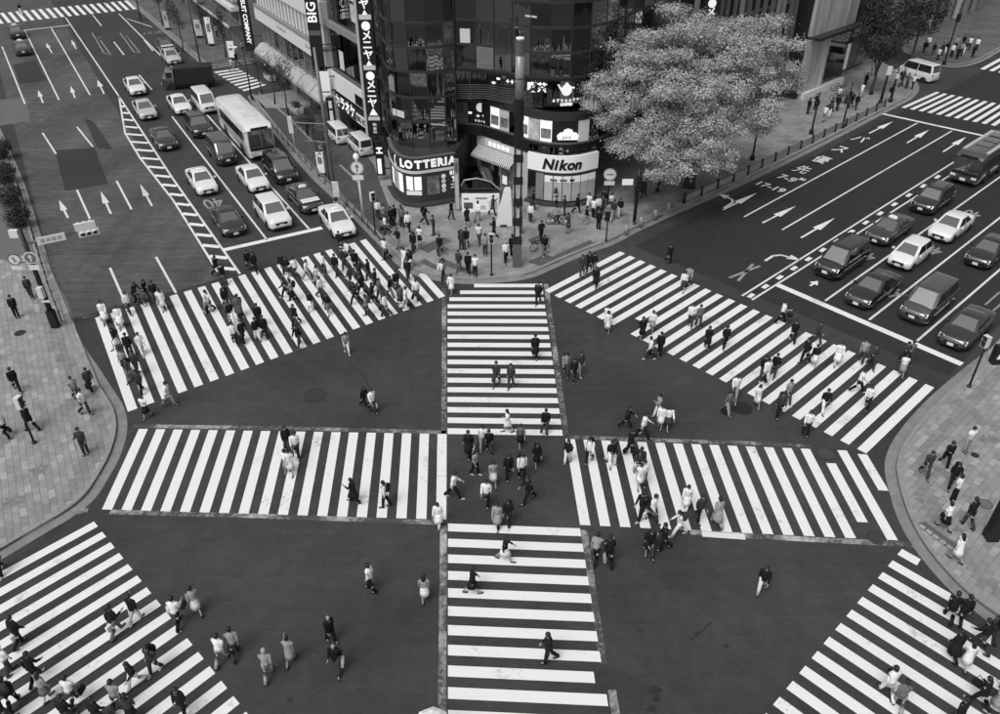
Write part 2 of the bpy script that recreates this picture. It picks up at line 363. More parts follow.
# oil stains, cracks and a cut-and-filled trench
def blot(px, py, r, seed, m, squash=1.0):
    rn = random.Random(seed); x, y = g(px, py); MB().flat([(x + r * rn.uniform(.5, 1.1) * math.cos(a * .449), y + squash * r * rn.uniform(.5, 1.1) * math.sin(a * .449)) for a in range(14)], .0085 + seed * .0002).build('stain', m, road)
mat('oil_stain', .022, .7, var=.3, scale=6)
for i_, (a_, b_, r_) in enumerate(((655, 690, .3), (657, 699, .2), (652, 709, .22), (697, 634, .14), (726, 646, .12), (640, 631, .1), (290, 700, .14), (360, 690, .1), (520, 460, .12), (705, 540, .1))): blot(a_, b_, r_, i_, MATS['oil_stain'], .8)
def crack(pts, w=.05): bars(smooth_line([g(*p) for p in pts], 3), w, 'asphalt_crack', .0088, 'crack')
mat('asphalt_crack', .024, .9)
crack([(350, 365), (362, 374), (371, 392)]); crack([(690, 640), (700, 633), (712, 622)], .06); crack([(780, 330), (800, 316), (830, 305)], .04)
# ---- manholes and cracks
def manhole(px, py, r, c, z=0.009, parent=None):
    x, y = g(px, py, z); o = empty('manhole_cover', (x, y, z)); mm = mat('iron_%d' % int(c * 1000), c, .6, .3, var=.25, scale=9)
    k = 24
    out = [(r * math.cos(2 * math.pi * i / k), r * math.sin(2 * math.pi * i / k)) for i in range(k)]
    MB().prism([(a * .88, b * .88) for a, b in out], 0, .006).build('lid', mm, o)
    mb = MB()
    for i in range(k):
        j = (i + 1) % k; mb.prism([out[i], out[j], (out[j][0] * .92, out[j][1] * .92), (out[i][0] * .92, out[i][1] * .92)], 0, .008)
    mb.build('rim', mat('iron_rim', .035, .7), o)
    return o
tag(manhole(315, 395, .62, .05), 'large worn manhole cover between far left and left crosswalks', 'manhole cover')
tag(manhole(826, 453.5, .47, .075), 'pale round manhole cover at the top of the right crosswalk', 'manhole cover')
tag(manhole(742, 408, .6, .025), 'dark manhole cover below the far right crosswalk', 'manhole cover')
tag(manhole(876, 538, .4, .06), 'manhole cover at lower end of right crosswalk beside the kerb', 'manhole cover')

# ---- pavements
def kerb_strip(name, line, step, w, h, parent, mname, gap=.006):
    """kerb stones, each a piece, along a polyline; the pavement lies to its left"""
    P = resample(line, step); inner = offset_line(P, -w)
    for i in range(len(P) - 1):
        a, b, c, d = P[i], P[i + 1], inner[i + 1], inner[i]
        t = (b - a).normalized() * gap
        MB().prism([a + t, b - t, c - t, d + t], 0, h + random.uniform(-.004, .004)).build(name, MATS[mname], parent)
mat('kerb_stone', .27, .8, var=.2, scale=3); mat('gutter', .225, .85, var=.25, scale=1.6); mat('kerb_dark', .12, .8, var=.2, scale=3)
for i, c in enumerate((.22, .275, .30, .36, .25)): mat('paver_%d' % i, c, .85, var=.2, scale=2.2, detail=9)
mat('paver_dark', .11, .85, var=.2, scale=3); mat('grout', .14, .9); mat('tile_white', .66, .6)
def brick_mat(name, c, bw_, bh, rot, var=.12, mort=.6):
    m = bpy.data.materials.new(name); m.use_nodes = True; MATS[name] = m; nt = m.node_tree; L = nt.links; b = nt.nodes['Principled BSDF']
    tc = nt.nodes.new('ShaderNodeTexCoord'); mp = nt.nodes.new('ShaderNodeMapping'); mp.inputs['Rotation'].default_value = (0, 0, rot)
    br = nt.nodes.new('ShaderNodeTexBrick'); br.inputs['Scale'].default_value = 1.0; br.inputs['Brick Width'].default_value = bw_; br.inputs['Row Height'].default_value = bh
    br.inputs['Mortar Size'].default_value = .012; br.inputs['Color1'].default_value = (c * (1 - var),) * 3 + (1,); br.inputs['Color2'].default_value = (c * (1 + var),) * 3 + (1,); br.inputs['Mortar'].default_value = (c * mort,) * 3 + (1,)
    n = nt.nodes.new('ShaderNodeTexNoise'); n.inputs['Scale'].default_value = .45; n.inputs['Detail'].default_value = 7; n.inputs['Roughness'].default_value = .7
    r = nt.nodes.new('ShaderNodeMapRange'); r.inputs['From Min'].default_value = .3; r.inputs['From Max'].default_value = .7; r.inputs['To Min'].default_value = .62; r.inputs['To Max'].default_value = 1.3
    x = nt.nodes.new('ShaderNodeVectorMath'); x.operation = 'SCALE'
    L.new(tc.outputs['Object'], mp.inputs[0]); L.new(mp.outputs[0], br.inputs['Vector']); L.new(tc.outputs['Object'], n.inputs['Vector']); L.new(n.outputs['Fac'], r.inputs['Value'])
    L.new(br.outputs['Color'], x.inputs[0]); L.new(r.outputs[0], x.inputs['Scale']); L.new(x.outputs[0], b.inputs['Base Color'])
    b.inputs['Roughness'].default_value = .85; b.inputs['Specular IOR Level'].default_value = .25
    return m
brick_mat('paving_far', .29, .6, .3, R(-45)); brick_mat('paving_street', .13, .6, .3, R(30))

KL = smooth_line([g(*p) for p in ((-60, -10), (0, 128), (24, 184), (51, 268), (66, 300), (75, 325), (85, 348), (100, 370), (113, 390), (123, 406), (127, 423), (125, 440), (118, 460), (108, 478), (95, 498), (75, 515), (50, 530), (25, 545), (0, 560), (-60, 596))])[::-1]
KR = smooth_line([g(*p) for p in ((1060, 650), (1000, 627), (976, 612), (950, 590), (925, 562), (910, 541), (898, 518), (889, 490), (885, 468), (887, 455), (895, 438), (913, 415), (935, 393), (966, 367), (1000, 341), (1080, 276))])[::-1]
_c = Vector(g(247, 97)); _d = az_vec(60)
KT = [tuple(_c + _d * 45)] + [tuple(_c + _d * 2.0)] + smooth_line([tuple(_c + _d * .9 - az_vec(-30) * .1), tuple(_c - az_vec(-30) * 1.2)] + [g(*p) for p in ((300, 164), (340, 204), (363, 227), (385, 250), (400, 266), (418, 276), (443, 281), (468, 283.5), (493, 282.5), (518, 280), (535, 276), (550, 269.5), (571, 260), (596, 250), (615, 243), (650, 225), (735, 188), (811, 151), (890, 110), (910, 99.5), (917, 92), (918, 86), (913, 80), (890, 67), (860, 48))])
def clip_convex(sub, clip):
    n = len(clip)
    for i in range(n):
        a, b = clip[i], clip[(i + 1) % n]; out = []
        ins = lambda p: (b[0] - a[0]) * (p[1] - a[1]) - (b[1] - a[1]) * (p[0] - a[0]) >= 0
        for k in range(len(sub)):
            p, q = sub[k], sub[(k + 1) % len(sub)]
            if ins(p): out.append(p)
            if ins(p) != ins(q):
                d1 = (b[0] - a[0]) * (p[1] - a[1]) - (b[1] - a[1]) * (p[0] - a[0]); d2 = (b[0] - a[0]) * (q[1] - a[1]) - (b[1] - a[1]) * (q[0] - a[0])
                f = d1 / (d1 - d2); out.append((p[0] + (q[0] - p[0]) * f, p[1] + (q[1] - p[1]) * f))
        sub = out
        if len(sub) < 3: return []
    return sub
def hull(pts):
    pts = sorted(set((round(p[0], 4), round(p[1], 4)) for p in pts))
    def half(it):
        h = []
        for p in it:
            while len(h) > 1 and (h[-1][0] - h[-2][0]) * (p[1] - h[-2][1]) - (h[-1][1] - h[-2][1]) * (p[0] - h[-2][0]) <= 0: h.pop()
            h.append(p)
        return h[:-1]
    return half(pts) + half(pts[::-1])
PAVE_Z = 0.13
def paved(pname, line, extra, rot, view, near, pattern, L=.62, W=.31):
    """pavement > kerb stones, gutter and single paving slabs; slabs beyond the limit stay real but are joined"""
    line = offset_line(line, -.48); base_poly = [tuple(p) for p in line] + extra
    o = struct(MB().prism(base_poly, 0.0, PAVE_Z - .02).build(pname, MATS['grout']))
    gl = MB(); a, b = line, offset_line(line, .5)
    for i in range(len(a) - 1): gl.flat([a[i], a[i + 1], b[i + 1], b[i]], .006)
    gl.build('gutter', MATS['gutter'], o)
    kerb_strip('kerb_stone', line, .9, .2, .15, o, 'kerb_stone')
    inner = offset_line(line, -.21); reg = hull([tuple(p) for p in inner] + extra)
    u = Vector((math.cos(rot), math.sin(rot))); v = Vector((-u.y, u.x)); slabs = []
    c0 = Vector(near)
    for j in range(-90, 90):
        for i in range(-60, 60):
            c = c0 + u * ((i + .5 * (j % 2)) * L) + v * (j * W)
            if not view(c): continue
            q = [c + u * (sx * (L / 2 - .006)) + v * (sy * (W / 2 - .006)) for sx, sy in ((-1, -1), (1, -1), (1, 1), (-1, 1))]
            q = clip_convex([tuple(p) for p in q], reg)
            if len(q) >= 3:
                ar = abs(sum(q[k][0] * q[(k + 1) % len(q)][1] - q[(k + 1) % len(q)][0] * q[k][1] for k in range(len(q)))) / 2
                if ar > .004: slabs.append(((c.x ** 2 + c.y ** 2), q, c))
    slabs.sort(key=lambda s: s[0])
    rest = MB(); names = ['paver_0', 'paver_1', 'paver_2', 'paver_3', 'paver_4', 'paver_dark']
    for k, (d, q, c) in enumerate(slabs):
        mn = pattern(c); z = PAVE_Z + random.uniform(-.003, .003)
        if k < 300: MB().prism(q, PAVE_Z - .02, z).build('paving_slab', MATS[mn], o)
        else: rest.prism(q, PAVE_Z - .02, z, names.index(mn))
    if rest.v: stuff(rest.build('paving_slabs', [MATS[n] for n in names], o))
    return o
import colorsys
def pat(seed, dark):
    rr = random.Random(seed)
    def f(c):
        if dark(c): return 'paver_0' if rr.random() < .6 else 'paver_4'
        return rr.choice(('paver_1', 'paver_2', 'paver_1', 'paver_2', 'paver_4', 'paver_1', 'paver_2', 'paver_3'))
    return f
def edge_band(line, lo, hi):
    P = [Vector(p) for p in line]
    def f(c):
        d = min((p - c).length for p in P); return lo < d < hi
    return f
cL = Vector(g(60, 420)); cR = Vector(g(960, 470))
dl = edge_band(KL, .9, 1.7); dr = edge_band(KR, 1.3, 2.0)
pav_l = paved('pavement_left', KL, [(-140, 150), (-140, 14)], R(120), lambda c: (c - cL).length < 21 and c.x > -36, cL, pat(1, lambda c: dl(c) or abs((c - Vector(g(70, 408))).dot(az_vec(35 + 90))) < .4))
pav_r = paved('pavement_right', KR, [(140, 10), (140, 150)], R(-46.5 - 90), lambda c: (c - cR).length < 14 and c.x < 30, cR, pat(2, lambda c: dr(c) or ((c - cR).dot(az_vec(50)) > 4.2 and (c - cR).dot(az_vec(50)) < 5.2)))
# plain far pavements of the same height
def pavement(name, line, extra, m, hole=()):
    line = offset_line(line, -.4); o = struct(MB().prism([tuple(p) for p in line] + extra, 0.0, PAVE_Z).build(name, MATS[m]))
    gl = MB(); b = offset_line(line, .5)
    for i in range(len(line) - 1): gl.flat([line[i], line[i + 1], b[i + 1], b[i]], .006)
    gl.build('gutter', MATS['gutter'], o)
    kerb_strip('kerb_stone', line, 1.2, .2, .15, o, 'kerb_stone')
    return o
pav_t = pavement('pavement_shop_corner', KT, [], 'paving_far')
# darker bands of tactile and trim slabs on the shop corner
for k_, q in enumerate(([(437, 262), (470, 275), (476, 273), (444, 259)], [(528, 262), (545, 254), (560, 260), (543, 267)], [(555, 260), (594, 243), (590, 240), (551, 257)],
          [(418, 248), (444, 237), (452, 241), (428, 253)], [(432, 247), (440, 244), (449, 249), (441, 253)], [(527, 240), (541, 234), (551, 239), (537, 245)], [(419, 262), (436, 270), (441, 268), (425, 259)])):
    MB().flat([g(*p, PAVE_Z) for p in q], PAVE_Z + .004 + .0015 * k_).build('dark_paving_band', mat('paving_band', .1, .85, var=.25, scale=2), pav_t)
KS = smooth_line([g(*p) for p in ((900, 50), (925, 60), (945, 66.5), (962, 66.5), (976, 63.5), (988, 58), (1002, 50), (1060, 20))])
pav_f = pavement('pavement_far_corner', KS[::-1] if False else KS, [(150, 260), (30, 150)], 'paving_street')
_k = Vector(g(207, 69)); KQ = [g(96, -22), g(140, 11)] + [tuple(_k + az_vec(-30) * 1.2), tuple(_k + _d * .9), tuple(_k + _d * 2), tuple(_k + _d * 45)]
pav_q = pavement('pavement_left_street_far', KQ, [(40, 220), (-60, 220)], 'paving_street')
# dark service strip and pale guide lines between the left kerb and the shops
MB().flat([g(*p, PAVE_Z) for p in ((304, 160), (262, 108), (330, 108), (374, 165), (381, 186), (396, 224), (380, 240))], PAVE_Z + .004).build('service_strip', mat('service_asphalt', .075, .85, var=.3, scale=1.2, detail=7), pav_t)
for a_, b_ in (((259, 93), (288, 117)), ((290, 119), (313, 142)), ((319, 146), (324, 152)), ((340, 165), (359, 183))):
    bar(g(*a_, PAVE_Z), g(*b_, PAVE_Z), .22, 'paint_faded', PAVE_Z + .008, 'guide_line', pav_t)
# gully tiles by the right kerb
_u = (Vector(g(944, 545)) - Vector(g(917, 525))).normalized(); _n = Vector((_u.y, -_u.x)); _o = Vector(g(917, 525, PAVE_Z))
MB().flat([_o + _n * .02, _o + _u * 1.75 + _n * .02, _o + _u * 1.75 - _n * .5, _o - _n * .5], PAVE_Z + .0045).build('drain_band', MATS['paver_dark'], pav_r)
for k in range(5):
    q_ = _o + _u * (.06 + k * .34) - _n * .02; MB().flat([q_, q_ + _u * .26, q_ + _u * .26 - _n * .19, q_ - _n * .19], PAVE_Z + .009).build('pale_tile', MATS['paver_3'], pav_r)
for i_, (a_, b_, r_, z_) in enumerate(((40, 470, .5, 1), (85, 440, .35, 1), (15, 500, .6, 1), (60, 360, .3, 1), (940, 470, .4, 0), (960, 530, .3, 0), (990, 440, .5, 0), (920, 500, .25, 0))):
    rn_ = random.Random(i_ + 40); x_, y_ = g(a_, b_, PAVE_Z)
    MB().flat([(x_ + r_ * rn_.uniform(.4, 1.2) * math.cos(k * .4189), y_ + r_ * rn_.uniform(.4, 1.2) * math.sin(k * .4189)) for k in range(15)], PAVE_Z + .0042).build('stain', mat('pavement_stain', .2, .9, var=.35, scale=5, detail=8), pav_l if z_ else pav_r)
tag(manhole(985, 504, .33, .2, PAVE_Z + .004), 'pale round manhole cover in the right pavement near black post', 'manhole cover')
tag(manhole(975, 455, .2, .04, PAVE_Z + .004), 'small dark utility lid in the right pavement', 'utility lid')
tag(manhole(20, 333, .33, .04, PAVE_Z + .004), 'dark round manhole cover in the left pavement', 'manhole cover')
# ================================================================ BUILDINGS
def glass(name, refl, rough, bump, sc):
    return mat(name, refl, rough, 1.0, bump=bump, scale=1.0, stretch=sc, detail=2, dist=.06)
glass('glass_a', .25, .02, .3, (.9, .9, .07)); glass('glass_b', .18, .03, .5, (1.6, 1.6, .08)); glass('glass_c', .4, .02, .22, (.6, .6, .06)); glass('glass_d', .08, .04, .3, (1.0, 1.0, .1))
mat('core_dark', .022, .8); mat('band_dark', .04, .45, .2); mat('band_mid', .12, .6, var=.15, scale=2); mat('mullion', .04, .4, .4)
mat('white_clad', .72, .55, var=.06, scale=1.5); mat('pale_stone', .5, .75, var=.12, scale=1.2); mat('grey_clad', .24, .7, var=.12, scale=1.5); mat('soffit', .16, .7)
mat('sign_black', .015, .4); mat('sign_white', .8, .4, emit=.12); mat('letter_white', .85, .5, emit=.35); mat('letter_black', .012, .5); mat('lit_panel', .8, .5, emit=.45); mat('lit_dim', .45, .5, emit=.14)
mat('display_a', .12, .5, var=.9, scale=2.5, detail=8); mat('display_b', .2, .5, var=.9, scale=2.0, detail=8); mat('poster', .55, .5, var=.6, scale=1.6, detail=6)
mat('marble', .42, .5, var=.55, scale=1.0, stretch=(1.4, 1.4, .16), detail=6); mat('tile_dark', .05, .6, var=.2, scale=3)
mat('slat_grey', .12, .6, var=.2, scale=1.5, stretch=(2, 2, .2)); mat('slat_pale', .24, .6, var=.2, scale=1.5, stretch=(2, 2, .2))
class Wall:
    """a straight street front: s runs along it away from the camera, o out towards the street"""
    def __init__(w, P, az, side):
        w.P = Vector(P); w.d = az_vec(az); w.n = Vector((-w.d.y, w.d.x)) * side; w.az = az; w.side = side
    def pt(w, s, o): return w.P + w.d * s + w.n * o
    def box(w, name, s0, s1, z0, z1, o0, o1, m, parent, mb=None):
        poly = [w.pt(s0, o0), w.pt(s1, o0), w.pt(s1, o1), w.pt(s0, o1)]
        b = (mb or MB()).prism(poly, z0, z1)
        return None if mb else b.build(name, MATS[m] if isinstance(m, str) else m, parent)
    def frame(w, s, z, o, flip=False):
        p = w.pt(s, o); az = w.az if (w.side < 0) else w.az + 180
        return frame((p.x, p.y, z), az)
LW = Wall((-8.8, 65.3), -30.2, 1); RW = Wall((32.5, 87.1), 46.4, -1)
def local_text(body, size, m, M, parent, name='lettering', **k):
    return text(body, size, MATS[m], M, parent, name, **k)
ident = Matrix()
def building(name, label): return tag(empty(name), label, 'building')
def strip(name, line, z0, z1, t, m, parent, off=0.0):
    """a band of wall that follows a plan line (thickness t inwards)"""
    a = offset_line(line, off); b = offset_line(line, off - t); mb = MB()
    rings = [[(a[i].x, a[i].y, z0), (b[i].x, b[i].y, z0), (b[i].x, b[i].y, z1), (a[i].x, a[i].y, z1)] for i in range(len(a))]
    mb.loft([[Vector(p) for p in r] for r in rings]); return mb.build(name, MATS[m], parent)
def seg_panels(name, line, step, z0, z1, t, pick, parent, gap=.03, off=0.0):
    P = resample(line, step)
    for i in range(len(P) - 1):
        d = (P[i + 1] - P[i]).normalized(); n = Vector((d.y, -d.x)); a = P[i] + d * gap + n * off; b = P[i + 1] - d * gap + n * off
        m = pick(i)
        if m: MB().prism([a, b, b - n * t, a - n * t], z0, z1).build(name, MATS[m], parent)
    return P

# ---- curved glass corner building (plan runs left street -> right street, outside on its right)
cb = building('corner_building', 'curved dark glass corner building above the burger shop and camera shop')
UP = [(-11.3, 69.6), (-9.45, 66.4)] + smooth_line([(-9.0, 64.6), (-8.4, 62.8), (-7.4, 61.9), (-6.0, 61.6), (-4.6, 61.8), (-3.4, 62.6)], 3)
CE = smooth_line([(-3.3, 62.8), (-1.4, 62.4), (1.1, 61.1), (2.4, 60.4)], 3)[:-1] + smooth_line([(2.4, 60.4), (3.8, 60.1), (5.2, 60.2), (6.9, 61.0), (8.3, 62.3), (9.3, 63.9)], 3) + [(11.3, 66.95), (14.2, 69.7)]
MB().prism([tuple(p) for p in offset_line(UP, -.45)] + [(-3.2, 66), (-3.2, 84), (-11.3, 84)], 4.05, 21.0).build('wall', MATS['core_dark'], cb)
MB().prism([tuple(p) for p in offset_line(CE, -.45)] + [(14.2, 84), (-3.15, 84)], 9.78, 21.0).build('wall', MATS['core_dark'], cb)
MB().prism([(-3.1, 65.2), (-1.2, 64.6), (1.3, 62.4), (2.6, 61.5), (4, 61.3), (5.4, 61.4), (6.9, 62.3), (8.1, 63.6), (9.0, 65), (11.1, 68), (14.2, 71), (14.2, 83.9), (-3.1, 83.9)], 4.13, 9.76).build('wall', MATS['core_dark'], cb)
ROWS = [3.95, 6.1, 7.95, 9.85, 11.6, 13.3, 15.0, 16.7, 18.6]
rg = random.Random(3)
for k in range(len(ROWS) - 1):
    z0, z1 = ROWS[k] + .09, ROWS[k + 1] - .09
    pk = lambda i: rg.choice(('glass_a', 'glass_b', 'glass_a', 'glass_b', 'glass_c', 'glass_a', 'glass_d'))
    seg_panels('pane', UP, 1.35, z0, z1, .05, pk, cb)
    strip('floor_band', UP, ROWS[k] - .09, ROWS[k] + .09, .3, 'band_dark', cb, .05)
    if k >= 3:
        seg_panels('pane', CE, 1.5, z0, z1, .05, pk, cb)
        strip('floor_band', CE, ROWS[k] - .09, ROWS[k] + .09, .3, 'band_dark', cb, .05)
for line, step, k0 in ((UP, 1.35, 0), (CE, 1.5, 3)):
    for p in resample(line, step): MB().box((p.x, p.y, (ROWS[k0] + ROWS[-1]) / 2), (.09, .09, ROWS[-1] - ROWS[k0])).build('mullion', MATS['mullion'], cb)
# third floor: dark recess behind a terrace, with lit shop signs
C3 = [(-3.4, 63.2), (-1.2, 63.2), (1.0, 62.0), (2.4, 61.2)] + smooth_line([(2.4, 61.2), (4.0, 60.9), (5.4, 61.0), (7.0, 61.9), (8.2, 63.2), (9.2, 64.7)], 3) + [(11.2, 67.6), (14.2, 70.4)]
seg_panels('pane', C3, 1.2, 7.3, 9.7, .05, lambda i: rg.choice(('glass_d', 'glass_b', 'glass_d')), cb)
for k in range(7): strip('louvre', C3[:4], 7.45 + k * .17, 7.5 + k * .17, .05, 'band_mid', cb, .1)
strip('ceiling_edge', CE, 9.62, 9.76, .5, 'core_dark', cb, -.02)
# second floor: band of lit windows between dark sign panels
C2 = [(-3.5, 64.6), (-1.4, 64.1), (1.2, 61.75), (2.3, 60.75)] + smooth_line([(2.3, 60.75), (3.6, 60.0), (5.2, 59.8), (6.6, 60.3), (7.9, 61.3), (9.0, 62.9)], 3) + [(11.4, 66.9), (14.2, 69.6)]
strip('spandrel', C2, 6.75, 7.3, .5, 'band_dark', cb, .04); strip('spandrel', C2, 4.15, 5.0, .5, 'sign_black', cb, .04); strip('rail', C2, 4.98, 5.1, .2, 'band_mid', cb, .09)
kinds = ['display_a', 'sign_black', 'sign_black', 'lit_panel', 'poster', 'glass_d', 'lit_panel', 'poster', 'lit_panel', 'sign_black', 'sign_black', 'lit_dim', 'glass_b', 'glass_b', 'display_a', 'glass_d', 'glass_b', 'glass_d', 'glass_b', 'glass_d', 'glass_b', 'glass_d', 'glass_b', 'glass_d', 'glass_b']
P2 = seg_panels('window', C2, 1.0, 5.02, 6.74, .05, lambda i: kinds[i % len(kinds)], cb)
for i in range(len(P2) - 1):            # pictures hung inside the lit windows
    if kinds[i % len(kinds)] in ('lit_panel', 'poster') and rg.random() < .9:
        d = (P2[i + 1] - P2[i]).normalized(); n = Vector((d.y, -d.x)); a = P2[i] + d * .1 + n * .012; b = P2[i + 1] - d * .1 + n * .012
        MB().prism([a, b, b - n * .006, a - n * .006], 5.35, 6.1).build('window_display', MATS['display_b'], cb)
seg_panels('balustrade_pane', C2[4:], .8, 4.2, 4.75, .03, lambda i: 'glass_a', cb, off=.12)
def sign_frame(line, dist, z, off):
    P = [Vector(p) for p in line]; acc = 0
    for a, b in zip(P[:-1], P[1:]):
        L = (b - a).length
        if acc + L >= dist:
            d = (b - a) / L; p = a + d * (dist - acc); n = Vector((d.y, -d.x)); p = p + n * off
            return frame((p.x, p.y, z), math.degrees(math.atan2(d.x, d.y)))
        acc += L
def bend_text(body, size, m, line, start, z, off, parent, pitch=None, name='letter', **k):
    x = start
    for ch in body:
        if ch != ' ':
            me = text_mesh(ch, size, MATS[m], extrude=.012, **k); xs = [v.co.x for v in me.vertices]; w = max(xs) - min(xs)
            M = sign_frame(line, x + w / 2, z, off)
            o = link(name, me, parent); me.transform(M); x += (pitch or (w + size * (.07 if not k.get('shear') else -.06)))
        else: x += size * .35
    return x
def marks(line, dist, z, off, n, w, h, m='letter_white'):
    """lettering too small to read in the photograph: a row of uneven strokes"""
    rn = random.Random(int(dist * 100 + z * 10))
    for k in range(n):
        M_ = sign_frame(line, dist + (k - (n - 1) / 2) * w * 1.15, z, off); MB().box((0, rn.uniform(-.1, .1) * h, 0), (w * .3, h * rn.uniform(.7, 1), .02), 0, M_).build('stroke', MATS[m], cb); MB().box((0, rn.uniform(-.35, .35) * h, .004), (w * .85, h * .26, .02), 0, M_).build('stroke', MATS[m], cb)
LOT = smooth_line([(-9.1, 64.2), (-8.65, 62.2), (-8.05, 60.7), (-7.4, 59.9), (-6.5, 59.6), (-5.4, 59.95), (-3.5, 60.7)], 4)
NIK = smooth_line([(2.2, 60.6), (3.6, 59.85), (5.0, 59.6), (6.2, 59.85), (7.6, 60.7)], 4)
# burger shop
strip('shop_wall', LOT, .13, 2.75, .3, 'tile_dark', cb); strip('sign_fascia', LOT, 2.95, 3.95, .3, 'band_dark', cb, .06); strip('sign_trim', LOT, 2.72, 2.93, .4, 'lit_dim', cb, .1); strip('sign_trim', LOT, 3.92, 4.0, .4, 'band_mid', cb, .09)
MB().prism([tuple(p) for p in offset_line(LOT, -.2)] + [(-3.5, 66), (-9, 68)], 3.8, 4.02).build('canopy_top', MATS['band_dark'], cb)
MB().prism([tuple(p) for p in offset_line(LOT, -.28)] + [(-3.5, 66), (-9, 68)], .13, 3.8).build('shop_core', MATS['core_dark'], cb)
strip('plinth', [(-9.3, 63.0), (-8.6, 61), (-7.6, 59.4), (-6.5, 59.0), (-5.2, 59.3), (-3.3, 60.2)], .13, .3, .8, 'tile_dark', cb)
bend_text('LOTTERIA', .84, 'letter_white', LOT, 4.3, 3.42, .085, cb, bold=.05)
c_ = sign_frame(LOT, 3.75, 3.42, .085)
mb = MB()
for i in range(10):                      # curved swoosh before the name
    a0 = R(100 + i * 16); a1 = R(100 + (i + 1) * 16); r0, r1 = .26, .4
    pts = [(math.cos(a0) * r0, math.sin(a0) * r0 * 1.2, 0), (math.cos(a1) * r0, math.sin(a1) * r0 * 1.2, 0), (math.cos(a1) * r1, math.sin(a1) * r1 * 1.2, 0), (math.cos(a0) * r1, math.sin(a0) * r1 * 1.2, 0)]
    mb.add([c_ @ Vector(p) for p in pts], [(0, 3, 2, 1)])
mb.build('sign_swoosh', MATS['letter_white'], cb)
for d0, w, z0, z1, m in ((2.2, .5, 1.1, 2.4, 'lit_panel'), (2.9, 1.0, 1.0, 2.5, 'poster'), (3.95, .55, 1.0, 2.5, 'lit_panel'), (4.85, .56, 1.35, 2.45, 'lit_panel'), (5.5, .56, 1.35, 2.45, 'lit_panel'), (4.85, 1.2, .95, 1.28, 'sign_white'), (6.5, 1.0, .85, 2.35, 'display_b')):
    M = sign_frame(LOT, d0 + w / 2, (z0 + z1) / 2, .03); MB().box((0, 0, 0), (w, z1 - z0, .04), 0, M).build('shop_window', MATS[m], cb)
for k, z in enumerate((2.25, 1.85, 1.45, 1.1)):
    M = sign_frame(LOT, 7.85, z, .03)
    MB().add([M @ Vector((.19 * math.cos(i * R(30)), .19 * math.sin(i * R(30)), .03)) for i in range(12)], [tuple(range(12))]).build('menu_sticker', MATS['sign_white' if k % 2 == 0 else 'lit_dim'], cb)
text('B1F', .42, MATS['letter_white'], sign_frame(LOT, 8.7, 2.42, .04), cb, bold=.03)
M = sign_frame(LOT, 8.75, 1.9, .04); MB().add([M @ Vector(p) for p in ((-.25, .22, 0), (-.1, .28, 0), (.08, .06, 0), (.22, .18, 0), (.26, -.26, 0), (-.2, -.2, 0), (-.06, -.08, 0))], [tuple(range(6, -1, -1))]).build('arrow_sign', MATS['letter_white'], cb)
for z in (1.45, 1.2): MB().box((0, 0, 0), (.62, .12, .02), 0, sign_frame(LOT, 8.75, z, .04)).build('shop_notice', MATS['lit_dim'], cb)
# alcove shop with a striped awning
AL = [(-3.5, 60.9), (-2.4, 65.0), (-1.9, 64.9)]; SH = [(-1.9, 64.7), (1.7, 61.2), (2.2, 60.7)]
strip('alcove_wall', AL, .13, 4.1, .2, 'core_dark', cb); strip('shop_wall', SH, .13, 4.1, .2, 'pale_stone', cb)
MB().prism([(-3.5, 60.7), (-2.4, 65), (-1.9, 64.8), (2.2, 60.6), (2.2, 66), (-3.5, 66)], 4.0, 4.12).build('soffit', MATS['core_dark'], cb)
for d0, w, z0, z1, m in ((.5, 1.1, .3, 2.5, 'display_a'), (2.0, .5, .2, 2.6, 'sign_black'), (2.9, 1.2, .5, 2.4, 'display_b'), (3.0, .5, .7, 1.4, 'lit_panel')):
    MB().box((0, 0, 0), (w, z1 - z0, .05), 0, sign_frame(SH, d0 + w / 2, (z0 + z1) / 2, .04 + .02 * (m == 'lit_panel'))).build('shop_window', MATS[m], cb)
MB().box((0, 0, 0), (3.2, .6, .1), 0, sign_frame(SH, 2.7, 3.72, .1)).build('sign_box', MATS['lit_dim'], cb)
for k in range(5): MB().box((0, 0, 0), (.36, .34, .02), 0, sign_frame(SH, 1.7 + k * .48, 3.72, .17)).build('sign_character', MATS['letter_white'], cb)
for k in range(44):
    f0 = .25 + k * .1; M0 = sign_frame(SH, f0, 3.35, .1); M1 = sign_frame(SH, f0, 2.75, 1.0); M2 = sign_frame(SH, f0 + .1, 2.75, 1.0); M3 = sign_frame(SH, f0 + .1, 3.35, .1); o_ = Vector((0, 0, 0))
    a, b, c, d = (M @ o_ for M in (M0, M1, M2, M3)); dn = Vector((0, 0, -.2))
    MB().add([a, b, c, d, b + dn, c + dn], [(0, 1, 2, 3), (1, 4, 5, 2)]).build('awning_stripe', MATS['white_clad' if k % 2 else 'band_mid'], cb)
